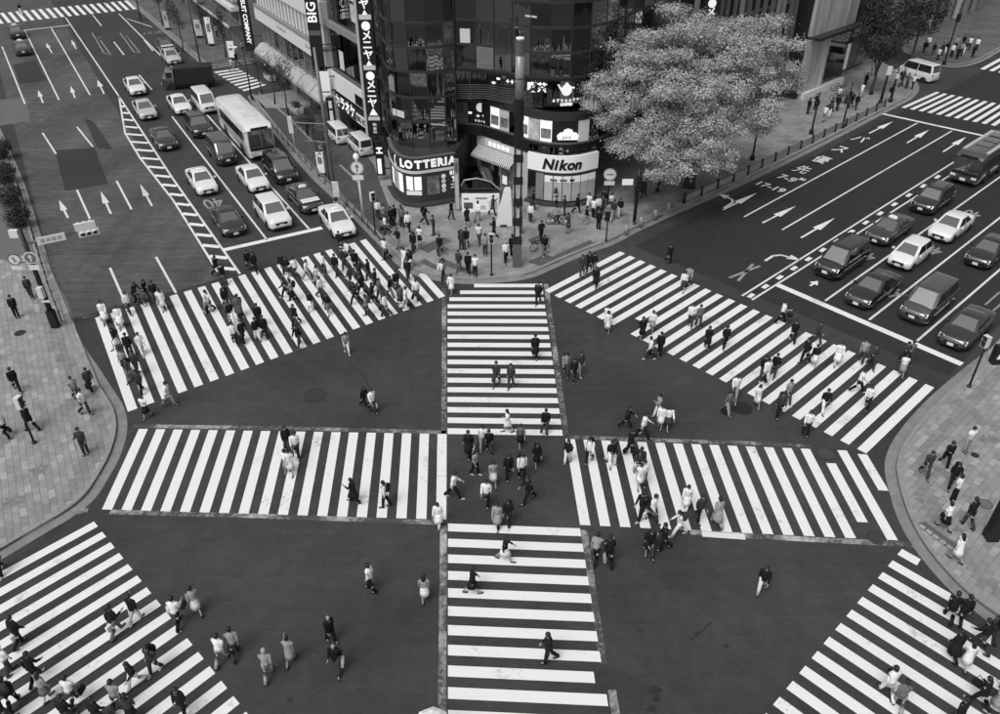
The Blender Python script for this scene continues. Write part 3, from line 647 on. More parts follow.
# camera shop
strip('shop_wall', NIK, .13, 2.8, .3, 'tile_dark', cb); strip('sign_fascia', NIK, 2.8, 4.12, .3, 'sign_white', cb, .12)
MB().prism([tuple(p) for p in offset_line(NIK, -.25)] + [(8, 64), (2.3, 64)], .13, 4.14).build('shop_core', MATS['core_dark'], cb)
bend_text('Nikon', 1.12, 'letter_black', NIK, 1.2, 3.42, .15, cb, bold=.05, shear=.22)
strip('plinth', [(1.9, 60.3), (3.4, 59.3), (5.0, 59.0), (6.4, 59.3), (8.0, 60.4)], .13, .3, .8, 'tile_dark', cb)
N2 = resample(NIK, .72)
for i in range(len(N2) - 1):
    d = (N2[i + 1] - N2[i]).normalized(); n = Vector((d.y, -d.x)); a = N2[i] + d * .03 + n * .08; b = N2[i + 1] - d * .03 + n * .08
    if i >= 2: MB().prism([a, b, b - n * .05, a - n * .05], .45, 1.95).build('shutter_panel', MATS['pale_stone'], cb); MB().prism([a, b, b - n * .05, a - n * .05], 1.98, 2.5).build('header_panel', MATS['sign_white'], cb)
    elif i == 1: MB().prism([a, b, b - n * .05, a - n * .05], .45, 2.6).build('door_pane', MATS['grey_clad'], cb)
    else: MB().prism([a, b, b - n * .05, a - n * .05], .45, 2.6).build('door_pane', MATS['glass_c'], cb)
for k in range(2): MB().box((0, 0, 0), (.55, .16, .02), 0, sign_frame(NIK, 2.2 + k * .75, 2.22, .16)).build('header_notice', MATS['band_mid'], cb)
MB().box((0, 0, 0), (.35, .18, .02), 0, sign_frame(NIK, 3.6, 2.22, .16)).build('header_notice', MATS['sign_black'], cb)
# lit signs of the upper floors
M = sign_frame(CE, 8.75, 8.85, .12)
pot = MB(); R_ = lambda pts: pot.add([M @ Vector((x, y, 0)) for x, y in pts], [tuple(range(len(pts)))])
R_([(.42 * math.cos(R(a)) * (1 if a < 180 else .95), .15 + .42 * math.sin(R(a))) for a in range(0, 360, 20)]); R_([(-.2, .5), (.2, .5), (.06, .7), (-.06, .7)]); R_([(-.35, .0), (-.38, .3), (-.62, .62), (-.72, .6), (-.5, .2)][::-1]); R_([(.35, .4), (.62, .35), (.6, .22), (.38, .28)][::-1])
pot.build('teapot_sign', MATS['letter_white'], cb)
marks(CE, 8.75, 8.25, .12, 7, .26, .24); text('COFFEE', .26, MATS['letter_white'], sign_frame(CE, 8.75, 7.95, .12), cb, bold=.03)
text('喫茶', .75, MATS['letter_white'], sign_frame(CE, 6.6, 9.1, .12), cb, bold=.03); marks(CE, 4.6, 9.3, .12, 3, .32, .3)
M = sign_frame(C2, 2.0, 6.05, .05)
MB().add([M @ Vector((.34 * math.cos(R(a)), .38 + .36 * math.sin(R(a)), 0)) for a in range(0, 360, 20)], [tuple(range(18))]).build('round_sign', MATS['letter_white'], cb)
marks(C2, 2.0, 5.75, .05, 2, .34, .3); marks(C2, 2.0, 5.35, .05, 4, .22, .18)
M = sign_frame(C2, 10.2, 5.7, .1)
MB().add([M @ Vector((x, y, 0)) for x, y in ((-.75, -.35), (.75, -.35), (.85, 0), (.6, .25), (.4, .25), (.3, .45), (0, .55), (-.3, .45), (-.4, .25), (-.6, .25), (-.85, 0))], [tuple(range(11))]).build('cloud_sign', MATS['letter_white'], cb)
marks(C2, 10.2, 5.55, .115, 4, .2, .16, 'grey_clad')
for d0, z in ((3.0, 9.0), (3.4, 9.35), (5.4, 8.6), (11, 8.8), (11.6, 8.6), (1.0, 6.5)):
    Mx = sign_frame(CE, d0, z, .06); MB().box((0, 0, 0), (.28, .16, .03), 0, Mx).build('ceiling_lamp', MATS['lit_panel'], cb)
for li, d0, w, z, h, m in ((UP, 10.3, .02, 7, .01, 'lit_dim'), (CE, .95, 1.2, 12.2, 1.0, 'lit_dim'), (UP, 8.3, 1.3, 6.6, .5, 'lit_dim'), (CE, 6.0, .9, 14.0, .12, 'lit_dim')):
    MB().box((0, 0, 0), (w, h, .02), 0, sign_frame(li, d0, z, .02)).build('lit_window', MATS[m], cb)
# tall illuminated blade sign on the left street side
def blade(name, label, x0, x1, y, z0, z1, m, items, edge=None):
    o = tag(empty(name, (x0, y, z0)), label, 'sign'); w = x1 - x0
    MB().box((w / 2, 0, (z1 - z0) / 2), (w, .22, z1 - z0)).build('panel', MATS[m], o)
    if edge: MB().box((-.14, 0, (z1 - z0) / 2), (.2, .3, z1 - z0)).build('edge_post', MATS[edge], o)
    for zz in (.2, .8): MB().box((w + .45, .0, (z1 - z0) * zz), (.9, .08, .08)).build('bracket', MATS['mullion'], o)
    for it in items:
        body, zc, size = it[:3]; rot = it[3] if len(it) > 3 else 0; mm = it[4] if len(it) > 4 else 'letter_white'
        M = Matrix.Translation((w * (it[5] if len(it) > 5 else .5), -.125, zc - z0)) @ Matrix.Rotation(R(90), 4, 'X') @ Matrix.Rotation(R(rot), 4, 'Z')
        if body is None: MB().box((0, 0, 0), (size[0], size[1], .02), 0, M).build('divider', MATS[mm], o)
        elif body == 'disc': MB().add([M @ Vector((size * math.cos(R(a)), size * math.sin(R(a)), 0)) for a in range(0, 360, 20)], [tuple(range(18))]).build('disc', MATS[mm], o)
        else:
            me = text_mesh(body, size, MATS[mm], bold=.025); me.transform(M); link('lettering', me, o)
    return o
def col_items(z, full=True):
    r = [(None, z, (.95, .36), 0, 'lit_dim'), ('disc', z - .65, .34)]
    return r + [('メ', z - 1.4, .8), ('ニ', z - 2.1, .8), ('ヤ', z - 2.85, .8), ('▲', z - 3.6, .7)]
blade('vertical_sign', 'tall black blade sign with white katakana on corner building side', -10.95, -9.85, 66.3, 3.4, 17.5, 'sign_black',
      col_items(16.5) + col_items(12.75) + col_items(8.95) + [(None, 4.85, (.95, .3), 0, 'lit_dim'), (None, 4.35, (.3, .22), 0, 'lit_dim'), (None, 4.0, (.26, .26), 0, 'lit_dim'), (None, 3.7, (.3, .16), 0, 'lit_dim')], 'pale_stone')
blade('small_vertical_sign', 'short black blade sign with white panel below the katakana sign', -10.3, -9.6, 64.6, .6, 3.5, 'sign_black', [(None, 1.4, (.34, 1.3), 0, 'lit_panel', .4), (None, 2.95, (.5, .14), 0, 'letter_white'), (None, 2.75, (.16, .5), 0, 'letter_white'), (None, 2.55, (.55, .12), 0, 'letter_white')])

# ---- karaoke building beside it
kb = building('karaoke_building', 'dark glazed building with white band and karaoke sign')
LW.box('wall', 4.5, 13.6, 3.9, 21, -16, -.3, 'core_dark', kb); LW.box('shop_wall', 4.5, 13.6, .13, 3.9, -8, -1.2, 'core_dark', kb)
LW.box('white_band', 4.5, 13.4, 4.3, 5.9, -.5, .25, 'white_clad', kb); LW.box('sign_board', 4.6, 13.2, 2.5, 3.95, -.6, .1, 'sign_black', kb); LW.box('dark_window', 4.7, 7.4, 4.4, 5.3, -.4, .28, 'glass_d', kb)
for k in range(6): LW.box('pane', 4.6 + k * 1.5, 4.6 + k * 1.5 + 1.42, 6.0, 9.6, -.3, -.2, rg.choice(('glass_b', 'glass_d', 'glass_a')), kb); LW.box('pane', 4.6 + k * 1.5, 4.6 + k * 1.5 + 1.42, 10.3, 14, -.3, -.2, rg.choice(('glass_b', 'glass_d', 'glass_a')), kb)
LW.box('beam', 4.5, 13.6, 9.7, 10.25, -.5, .1, 'grey_clad', kb)
LW.box('white_panel', 10.6, 11.6, 6.4, 8.0, -.2, -.16, 'lit_dim', kb); LW.box('white_panel', 5.2, 7.6, 11.2, 12.6, -.2, -.16, 'poster', kb); LW.box('white_band', 4.5, 8.4, 13.0, 15, -.4, .1, 'white_clad', kb)
LW.box('white_post', 13.1, 13.4, .3, 6.0, .0, .5, 'white_clad', kb); LW.box('ledge', 4.5, 13.5, 5.95, 6.1, -.3, .1, 'band_mid', kb)
text('カラオケ', 1.25, MATS['letter_white'], LW.frame(10.7, 3.2, .12), kb, bold=.05, sx=1.0); text('BIG ECHO', .72, MATS['letter_black'], LW.frame(6.2, 3.0, .16), kb, bold=.04, sx=.95)
LW.box('sign_panel', 4.6, 7.9, 2.62, 3.45, .1, .14, 'sign_white', kb)
for k in range(5): LW.box('shop_display', 5 + k * 1.6, 6.3 + k * 1.6, .4, 2.3, -1.2, -1.1, rg.choice(('display_a', 'glass_d')), kb)
blade('camera_shop_sign', 'tall dark blade sign with sideways BIG lettering above white building', -17.2, -16.1, 76.4, 6.3, 16.0, 'sign_black', [('BIG', 11.0, 1.15, 90), (None, 9.25, (1.1, .4), 0, 'band_mid')], None)
blade('white_shop_sign', 'white box sign under the dark sideways lettered blade sign', -16.7, -15.7, 75.8, 3.9, 6.0, 'sign_white', [(None, 4.2, (.9, .1), 0, 'band_mid')], None)
blade('narrow_street_sign', 'narrow dark sign with small white panels beside the white post', -16.1, -15.4, 75.2, .9, 3.85, 'sign_black', [(None, 3.2, (.3, .7), 0, 'lit_dim'), (None, 2.2, (.3, .9), 0, 'lit_dim'), (None, 1.3, (.4, .4), 0, 'grey_clad')], None)

# ---- white-banded store
ws = building('white_store_building', 'white store building with horizontal bands and upright window fins')
LW.box('wall', 13.8, 37, .13, 20, -18, -.35, 'grey_clad', ws)
LW.box('band', 13.8, 37, 6.05, 7.4, -.6, .3, 'white_clad', ws); LW.box('band', 13.8, 37, 9.75, 11.6, -.6, .25, 'white_clad', ws); LW.box('band', 13.8, 37, 13.8, 15.3, -.6, .25, 'white_clad', ws); LW.box('ledge', 13.8, 37, 7.42, 7.62, -.3, .4, 'grey_clad', ws)
for k in range(20):
    s0 = 14.6 + k * 1.12
    LW.box('window_fin', s0, s0 + .5, 7.65, 9.73, -.4, .02, 'white_clad', ws); LW.box('pane', s0 + .55, s0 + 1.07, 7.65, 9.73, -.36, -.3, 'glass_d', ws)
    LW.box('window_fin', s0, s0 + .5, 11.62, 13.78, -.4, .02, 'white_clad', ws); LW.box('pane', s0 + .55, s0 + 1.07, 11.62, 13.78, -.36, -.3, 'glass_d', ws)
for k in range(11):
    s0 = 14.2 + k * 2.05; LW.box('shop_window', s0, s0 + 1.9, 3.75, 6.0, -.36, -.28, rg.choice(('glass_d', 'display_a', 'display_a', 'glass_b')) if k > 2 else 'glass_d', ws)
    LW.box('shop_window', s0, s0 + 1.9, .3, 2.0, -.36, -.28, rg.choice(('display_a', 'display_b', 'glass_d')), ws); LW.box('post', s0 + 1.92, s0 + 2.03, .13, 6.0, -.36, -.2, 'grey_clad', ws)
for s0 in (17.0, 26.0):
    for k in range(8): LW.box('faint_letter', s0 + k * .36, s0 + k * .36 + .22, 6.6, 6.95 - .07 * (k % 3), .3, .305, 'grey_clad', ws)
for k in range(6):                       # pale rounded canopies over the pavement
    s0 = 14.5 + k * 3.8; mb = MB(); prof = [(-.3, 3.4), (.2, 3.35), (.9, 2.75), (1.0, 2.6), (1.0, 2.3), (.85, 2.55), (-.3, 3.2)]
    mb.loft([[Vector((*LW.pt(s, o), z)) for o, z in prof] for s in (s0, s0 + 3.6)]); mb.build('canopy', mat('canopy_cloth', .42, .8, var=.22, scale=1.3, detail=8), ws)
blade('suit_shop_sign', 'tall black blade sign lettered THE SUIT COMPANY', -29.6, -28.5, 98.0, 2.3, 10.5, 'sign_black', [('THE SUIT COMPANY', 6.2, .66, -90)], None)
# ---- far left-street row
fb = building('far_row_building', 'far pale shop building with canopy edge beyond the side street')
LW.box('wall', 47, 84, .13, 18, -16, -.3, 'grey_clad', fb); LW.box('canopy', 46.5, 84, 3.2, 3.4, -.3, 1.2, 'band_mid', fb); LW.box('canopy_edge', 46.5, 84, 3.2, 3.5, 1.22, 1.32, 'white_clad', fb); LW.box('band', 46.8, 84, 5.0, 5.5, -.4, .6, 'white_clad', fb); LW.box('band', 46.8, 84, 6.1, 6.5, -.4, .3, 'pale_stone', fb)
for k in range(12):
    s0 = 47.5 + k * 3; LW.box('window', s0, s0 + 2.6, 3.7, 4.9, -.3, -.2, rg.choice(('display_a', 'glass_d', 'display_b')), fb); LW.box('shop_window', s0, s0 + 2.6, .3, 1.8, -.3, -.2, rg.choice(('display_a', 'display_b', 'glass_d')), fb); LW.box('window', s0, s0 + 2.6, 6.7, 9, -.3, -.2, 'glass_b', fb)
fb2 = building('distant_row_building', 'distant dark building at far end of the left street')
LW.box('wall', 86, 130, .13, 20, -16, .5, 'band_mid', fb2)
for k in range(12): LW.box('window', 87 + k * 3.4, 89.6 + k * 3.4, .4, 3.2, .5, .58, rg.choice(('display_a', 'display_b', 'glass_d')), fb2); LW.box('window', 87 + k * 3.4, 89.6 + k * 3.4, 4, 7, .5, .58, 'glass_b', fb2)
# ---- right street: slatted front, dark gap, pale marble front
sb = building('slatted_building', 'dark building with tall slanting pale slats behind the big tree')
RW.box('wall', -23, -4.2, 4.5, 20, -14, -.9, 'core_dark', sb); RW.box('wall', -23, -4.2, .13, 4.5, -14, -1.4, 'tile_dark', sb); RW.box('transom', -22.6, -4.4, 10.4, 10.6, -.55, -.35, 'band_mid', sb)
rs = random.Random(5)
for k in range(15):
    s0 = -22.3 + k * 1.22; lean = rs.uniform(-.9, .5); w = rs.uniform(.3, .55); mb = MB()
    mb.loft([[Vector((*RW.pt(s0 + dx + lean * f, o), z)) for dx, o in ((0, -.3), (w, -.3), (w, -.05), (0, -.05))] for f, z in ((0, 4.6), (1, 19))]); mb.build('slat', MATS['slat_grey' if rs.random() < .6 else 'slat_pale'], sb)
for k in range(7): RW.box('shop_window', -22.5 + k * 2.6, -20.3 + k * 2.6, .4, 3.6, -1.4, -1.3, rs.choice(('glass_d', 'display_a', 'glass_b')), sb)
blade('katakana_street_sign', 'black blade sign with white katakana above the big tree', 16.9, 18.3, 72.0, 9.2, 16.5, 'sign_black', [('メ', 11.9, .8), ('ニ', 11.2, .8), ('ヤ', 10.5, .8), ('disc', 12.6, .34)], None)
mbld = building('marble_building', 'pale veined stone building beyond the dark gap on right street')
RW.box('wall', -1.2, 8.4, .13, 20, -14, -.4, 'core_dark', mbld); RW.box('base_band', -.6, 8.2, .13, .75, -.4, .35, 'white_clad', mbld); RW.box('ledge', -.9, 8.4, 6.2, 6.5, -.4, .9, 'band_dark', mbld)
for k in range(8):
    s0 = -1.1 + k * 1.18; RW.box('stone_panel', s0, s0 + 1.15, 6.52, 19, -.4, -.02 - .02 * (k % 2), 'marble', mbld)
    if k < 4: RW.box('stone_panel', s0, s0 + 1.15, .77, 6.18, -.4, -.02 - .02 * (k % 2), 'marble', mbld)
    else: RW.box('pane', s0, s0 + 1.15, .77, 6.18, -.4, -.2, 'glass_d', mbld)
RW.box('fluted_panel', 2.8, 3.0, .77, 6.18, -.2, .1, 'pale_stone', mbld)
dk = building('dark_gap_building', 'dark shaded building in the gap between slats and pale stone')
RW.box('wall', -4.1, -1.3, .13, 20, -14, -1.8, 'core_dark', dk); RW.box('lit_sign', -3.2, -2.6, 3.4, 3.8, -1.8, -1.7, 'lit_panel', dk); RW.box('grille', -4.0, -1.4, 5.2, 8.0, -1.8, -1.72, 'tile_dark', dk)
db = building('dark_corner_building', 'dark corner building behind trees at the far side street')
RW.box('wall', 8.7, 17.5, 4.2, 20, -14, -.3, 'core_dark', db); RW.box('shop_wall', 8.7, 17.5, .13, 4.2, -14, -2.0, 'tile_dark', db)
for k in range(4): RW.box('window', 9 + k * 2.1, 10.9 + k * 2.1, .4, 3.4, -2.0, -1.9, rs.choice(('display_b', 'display_a', 'lit_dim')), db); RW.box('window', 9 + k * 2.1, 10.9 + k * 2.1, 4.8, 8, -.3, -.22, 'glass_b', db)
# across the far side street
xb = building('columned_building', 'far building with pale columns and dark shop windows at top right')
RW.box('wall', 31.5, 62, .13, 22, -16, -4.5, 'grey_clad', xb)
for k in range(9):
    s0 = 31.6 + k * 3.1; RW.box('column', s0, s0 + .8, .13, 20, -4.5, -3.9, 'pale_stone' if k in (3, 6) else 'grey_clad', xb); RW.box('shop_window', s0 + .9, s0 + 3.0, .4, 4, -4.5, -4.4, rs.choice(('glass_d', 'display_a', 'tile_dark')), xb); RW.box('window', s0 + .9, s0 + 3.0, 4.6, 9, -4.5, -4.4, rs.choice(('glass_d', 'glass_b', 'lit_dim' if k == 6 else 'glass_d')), xb)
xs = building('side_street_building', 'grey panelled building along the far side street')
def wbox(name, a, b, z0, z1, t, m, parent):
    a = Vector(a); b = Vector(b); d = (b - a).normalized(); n = Vector((d.y, -d.x)); return MB().prism([a, b, b - n * t, a - n * t], z0, z1).build(name, MATS[m], parent)
a0 = RW.pt(31.3, -5.0); a1 = RW.pt(31.3, -40)
for k in range(8):
    p = a0.lerp(a1, k / 8 + .004); q = a0.lerp(a1, (k + 1) / 8 - .004); wbox('wall_panel', p, q, .13, 20, -.3, 'grey_clad' if k % 3 else 'band_mid', xs)
wbox('wall', a0, a1, .13, 20, -.6 if False else .3, 'grey_clad', xs)
# ================================================================ VEHICLES (forward is +Y)
for nm, c, r in (('paint_car_white', .78, .25), ('paint_car_silver', .5, .3), ('paint_car_black', .008, .15), ('paint_car_dark', .018, .2), ('paint_car_grey', .05, .22), ('paint_car_taxi', .028, .2)):
    mat(nm, c, r, .0, spec=.5 if c > .3 else 1.0, coat=.8 if c > .3 else 1.0)
for nm in ('paint_car_black', 'paint_car_dark', 'paint_car_grey', 'paint_car_taxi'): MATS[nm].node_tree.nodes['Principled BSDF'].inputs['Coat IOR'].default_value = 1.75
mat('glass_car', .34, .05, .9, spec=.8); mat('glass_car_dark', .12, .06, .85); mat('tyre', .018, .85); mat('rim', .35, .35, .8); mat('trim_black', .015, .5); mat('lamp_clear', .75, .15, .3, emit=.1); mat('lamp_rear', .12, .25); mat('plate', .75, .5); mat('chrome', .5, .2, 1.0); mat('interior', .03, .8)
def sec(y, w, b, t, crown=.03):
    s = t - (t - b) * .16
    half = [(0.0, b), (.86 * w, b), (.97 * w, b + .07), (w, b + (t - b) * .4), (.985 * w, s), (.9 * w, t - .01), (.5 * w, t + crown * .7), (0.0, t + crown)]
    pts = [Vector((x, y, z)) for x, z in half] + [Vector((-x, y, z)) for x, z in half[-2:0:-1]]
    return pts
def quad_on(mb, c, inset=(.06, .06, .06, .06), push=.012, mi=0):
    """pane on a face given by 4 corners (bl, br, tr, tl), set slightly proud"""
    bl, br, tr, tl = (Vector(p) for p in c); n = (br - bl).cross(tl - bl).normalized() * push
    L, Rr, B, T = inset
    f = lambda u, v: bl.lerp(br, u).lerp(tl.lerp(tr, u), v)
    wb = (br - bl).length; hb = (tl - bl).length
    u0, u1, v0, v1 = L / wb, 1 - Rr / wb, B / hb, 1 - T / hb
    q = [f(u0, v0), f(u1, v0), f(u1, v1), f(u0, v1)]
    mb.add([p + n for p in q] + [p - n * .5 for p in q], [(0, 1, 2, 3), (0, 4, 5, 1), (1, 5, 6, 2), (2, 6, 7, 3), (3, 7, 4, 0)], mi)
def make_car(kind, L, W, H, belt, hood, nose, ws0, ws1, rr1, rr0, wr=.74, deck=None, tyre_r=.31, wb=None):
    root = empty('car'); h = W / 2; deck = deck or belt; wb = wb or L * .58; F, B = L / 2, -L / 2
    body = MB(); st = [sec(B, h * .80, .42, deck - .16), sec(B + .06, h * .92, .28, deck - .05), sec(B + .3, h * .98, .2, deck), sec(B + .8, h, .19, deck + .01 if deck < belt else belt)]
    st += [sec(rr0 + .12, h, .19, belt - .005), sec(0, h, .19, belt), sec(ws0 - .1, h, .19, hood + .03 if hood + .03 < belt else belt), sec(ws0 + (F - ws0) * .35, h * .995, .19, hood), sec(F - .42, h * .97, .2, hood - (hood - nose) * .45), sec(F - .16, h * .9, .24, nose + .06), sec(F - .03, h * .8, .3, nose - .04), sec(F, h * .72, .4, nose - .16)]
    st.sort(key=lambda r: r[0].y); body.loft(st[::-1]); bo = sharp(body.build('body', MATS['paint_car_white'], root), 40)
    z0, z1 = belt - .03, H - .05; wbm = .93 * h; wt = wr * h
    def ring(y0, y1, w, z, ch): return [Vector(p) for p in ((w - ch, y1, z), (w, y1 - ch, z), (w, y0 + ch, z), (w - ch, y0, z), (-w + ch, y0, z), (-w, y0 + ch, z), (-w, y1 - ch, z), (-w + ch, y1, z))]
    cab = MB(); cab.loft([ring(rr0, ws0, wbm, z0, .1), ring(rr1, ws1, wt, z1, .12), ring(rr1 + .1, ws1 - .12, wt - .1, z1 + .045, .1), ring(rr1 + .35, ws1 - .4, wt - .3, z1 + .06, .1)][::-1]); sharp(cab.build('roof', MATS['paint_car_white'], root), 40)
    mb = MB(); quad_on(mb, ((wbm - .08, ws0, z0), (-wbm + .08, ws0, z0), (-wt + .1, ws1, z1), (wt - .1, ws1, z1)), (.07, .07, .05, .04)); mb.build('windscreen', MATS['glass_car'], root)
    mb = MB(); quad_on(mb, ((-wbm + .08, rr0, z0), (wbm - .08, rr0, z0), (wt - .1, rr1, z1), (-wt + .1, rr1, z1)), (.08, .08, .06, .06)); mb.build('rear_window', MATS['glass_car'], root)
    ym0 = (ws0 + rr0) / 2 - .05; ym1 = (ws1 + rr1) / 2 - .02
    for s in (1, -1):
        for (a0, a1, b0, b1) in ((rr0 + .12, ym0, rr1 + .1, ym1), (ym0, ws0 - .14, ym1, ws1 - .08)):
            c = ((s * wbm, a0, z0), (s * wbm, a1, z0), (s * wt, b1, z1), (s * wt, b0, z1))
            if s < 0: c = (c[1], c[0], c[3], c[2])
            mb = MB(); quad_on(mb, c, (.05, .05, .05, .06)); mb.build('side_window', MATS['glass_car_dark'], root)
        MB().box((s * (h + .09), ws0 - .3, belt + .04), (.19, .11, .13)).build('mirror', MATS['paint_car_white'], root)
        mb = MB(); mb.loft([[Vector((s * x, y, z)) for x, y, z in ((h * .5, F - .07, nose - .13), (h * .88, F - .17, nose - .12), (h * .9, F - .26, nose + .06), (h * .52, F - .15, nose + .035))], [Vector((s * x, y, z)) for x, y, z in ((h * .48, F + .005, nose - .15), (h * .9, F - .1, nose - .14), (h * .93, F - .25, nose + .075), (h * .52, F - .1, nose + .06))]]); mb.build('headlight', MATS['lamp_clear'], root)
        MB().box((s * h * .72, B + .05, deck - .2), (h * .38, .12, .16)).build('tail_light', MATS['lamp_rear'], root)
        MB().box((s * (h + .001), (ws0 + rr0) / 2 - .05, (belt + .25) / 2 + .05), (.012, .018, belt - .42)).build('door_seam', MATS['trim_black'], root)
        for yy in (wb / 2 + .08, -wb / 2 + .02):
            MB().lathe([(tyre_r + .07, -.005), (tyre_r + .07, .012)], 16, 0, M=Matrix.Translation((s * (h - .02), yy, tyre_r + .02)) @ Matrix.Rotation(R(90 * s), 4, 'Y')).build('wheel_arch', MATS['trim_black'], root)
            t = MB().lathe([(tyre_r * .62, -.1), (tyre_r * .95, -.1), (tyre_r, -.06), (tyre_r, .06), (tyre_r * .95, .1), (tyre_r * .62, .1)], 16, 0, M=Matrix.Translation((s * (h - .07), yy, tyre_r)) @ Matrix.Rotation(R(90 * s), 4, 'Y')).build('wheel', MATS['tyre'], root)
            MB().lathe([(tyre_r * .62, .06), (tyre_r * .6, .085), (tyre_r * .2, .075), (.03, .09)], 10, 0, M=Matrix.Translation((s * (h - .07), yy, tyre_r)) @ Matrix.Rotation(R(90 * s), 4, 'Y')).build('rim', MATS['rim'], t)
    MB().box((0, F - .02, nose - .2), (h * .95, .1, .16)).build('grille', MATS['trim_black'], root)
    MB().box((0, F + .015, nose - .1), (h * .9, .04, .025)).build('grille_bar', MATS['chrome'], root)
    MB().box((0, F - .03, .33), (h * 1.3, .1, .13)).build('air_dam', MATS['trim_black'], root)
    MB().box((0, F + .03, nose - .3), (.36, .03, .18)).build('number_plate', MATS['plate'], root); MB().box((0, B - .02, deck - .38), (.36, .03, .18)).build('number_plate', MATS['plate'], root)
    return root
CARS = {
 'sedan': make_car('sedan', 4.65, 1.75, 1.47, .96, .93, .74, 1.05, .25, -.85, -1.55, deck=1.0),
 'minivan': make_car('minivan', 4.75, 1.8, 1.86, 1.12, 1.06, .88, 1.6, .75, -2.0, -2.22, .82, tyre_r=.33),
 'wagon': make_car('wagon', 4.6, 1.82, 1.66, 1.06, 1.02, .84, 1.15, .4, -1.7, -2.1, .78, tyre_r=.35),
 'hatch': make_car('hatch', 3.9, 1.7, 1.5, .98, .95, .76, 1.1, .3, -1.35, -1.75, .76),
 'box_van': make_car('box_van', 4.4, 1.7, 1.98, 1.12, 1.12, .92, 1.85, 1.3, -1.95, -2.12, .88),
 'sports': make_car('sports', 4.3, 1.78, 1.34, .88, .86, .68, .95, .15, -.75, -1.6, .7, deck=.93),
}
PAINTED = ('body', 'roof', 'mirror')
def base_name(o): return o.name.split('.')[0]
used_car = {}
def put_vehicle(proto, front, az, L, paint, label, cat, group, rear=False, taxi=False, rack=False, z=0.0, kw_scale=1.0):
    c = proto if used_car.setdefault(proto.name, 0) == 0 else copy_tree(proto)
    used_car[proto.name] += 1
    d = az_vec(az); p = Vector(g(*front, z)) - d * (L / 2) * (-1 if rear else 1)
    c.location = (p.x, p.y, z); c.rotation_euler = (0, 0, -R(az))
    if paint:
        for ch in c.children:
            if base_name(ch) in PAINTED:
                ch.material_slots[0].link = 'OBJECT'; ch.material_slots[0].material = MATS[paint]
    if taxi:
        mb = MB(); mb.loft([[Vector((x * w, y, zz)) for x, y in ((-1, -.1), (1, -.1), (1, .1), (-1, .1))] for w, zz in ((.3, 1.47), (.26, 1.6), (.15, 1.64))]); mb.build('roof_lamp', MATS['sign_white'], c)
    if rack:
        for s in (-.5, .5): MB().tube([(s, -1.3, 1.66 + rack), (s, .3, 1.66 + rack)], .025, 5).build('roof_rail', MATS['trim_black'], c)
    c.scale = (kw_scale,) * 3; tag(c, label, cat, group); return c
TL_AZ, TR_AZ = AZ_L + 180, AZ_R + 180; G1, G2 = 'cars waiting on the left street', 'cars waiting on the right street'
S, W_, K, D_, GY, TX = 'paint_car_silver', 'paint_car_white', 'paint_car_black', 'paint_car_dark', 'paint_car_grey', 'paint_car_taxi'
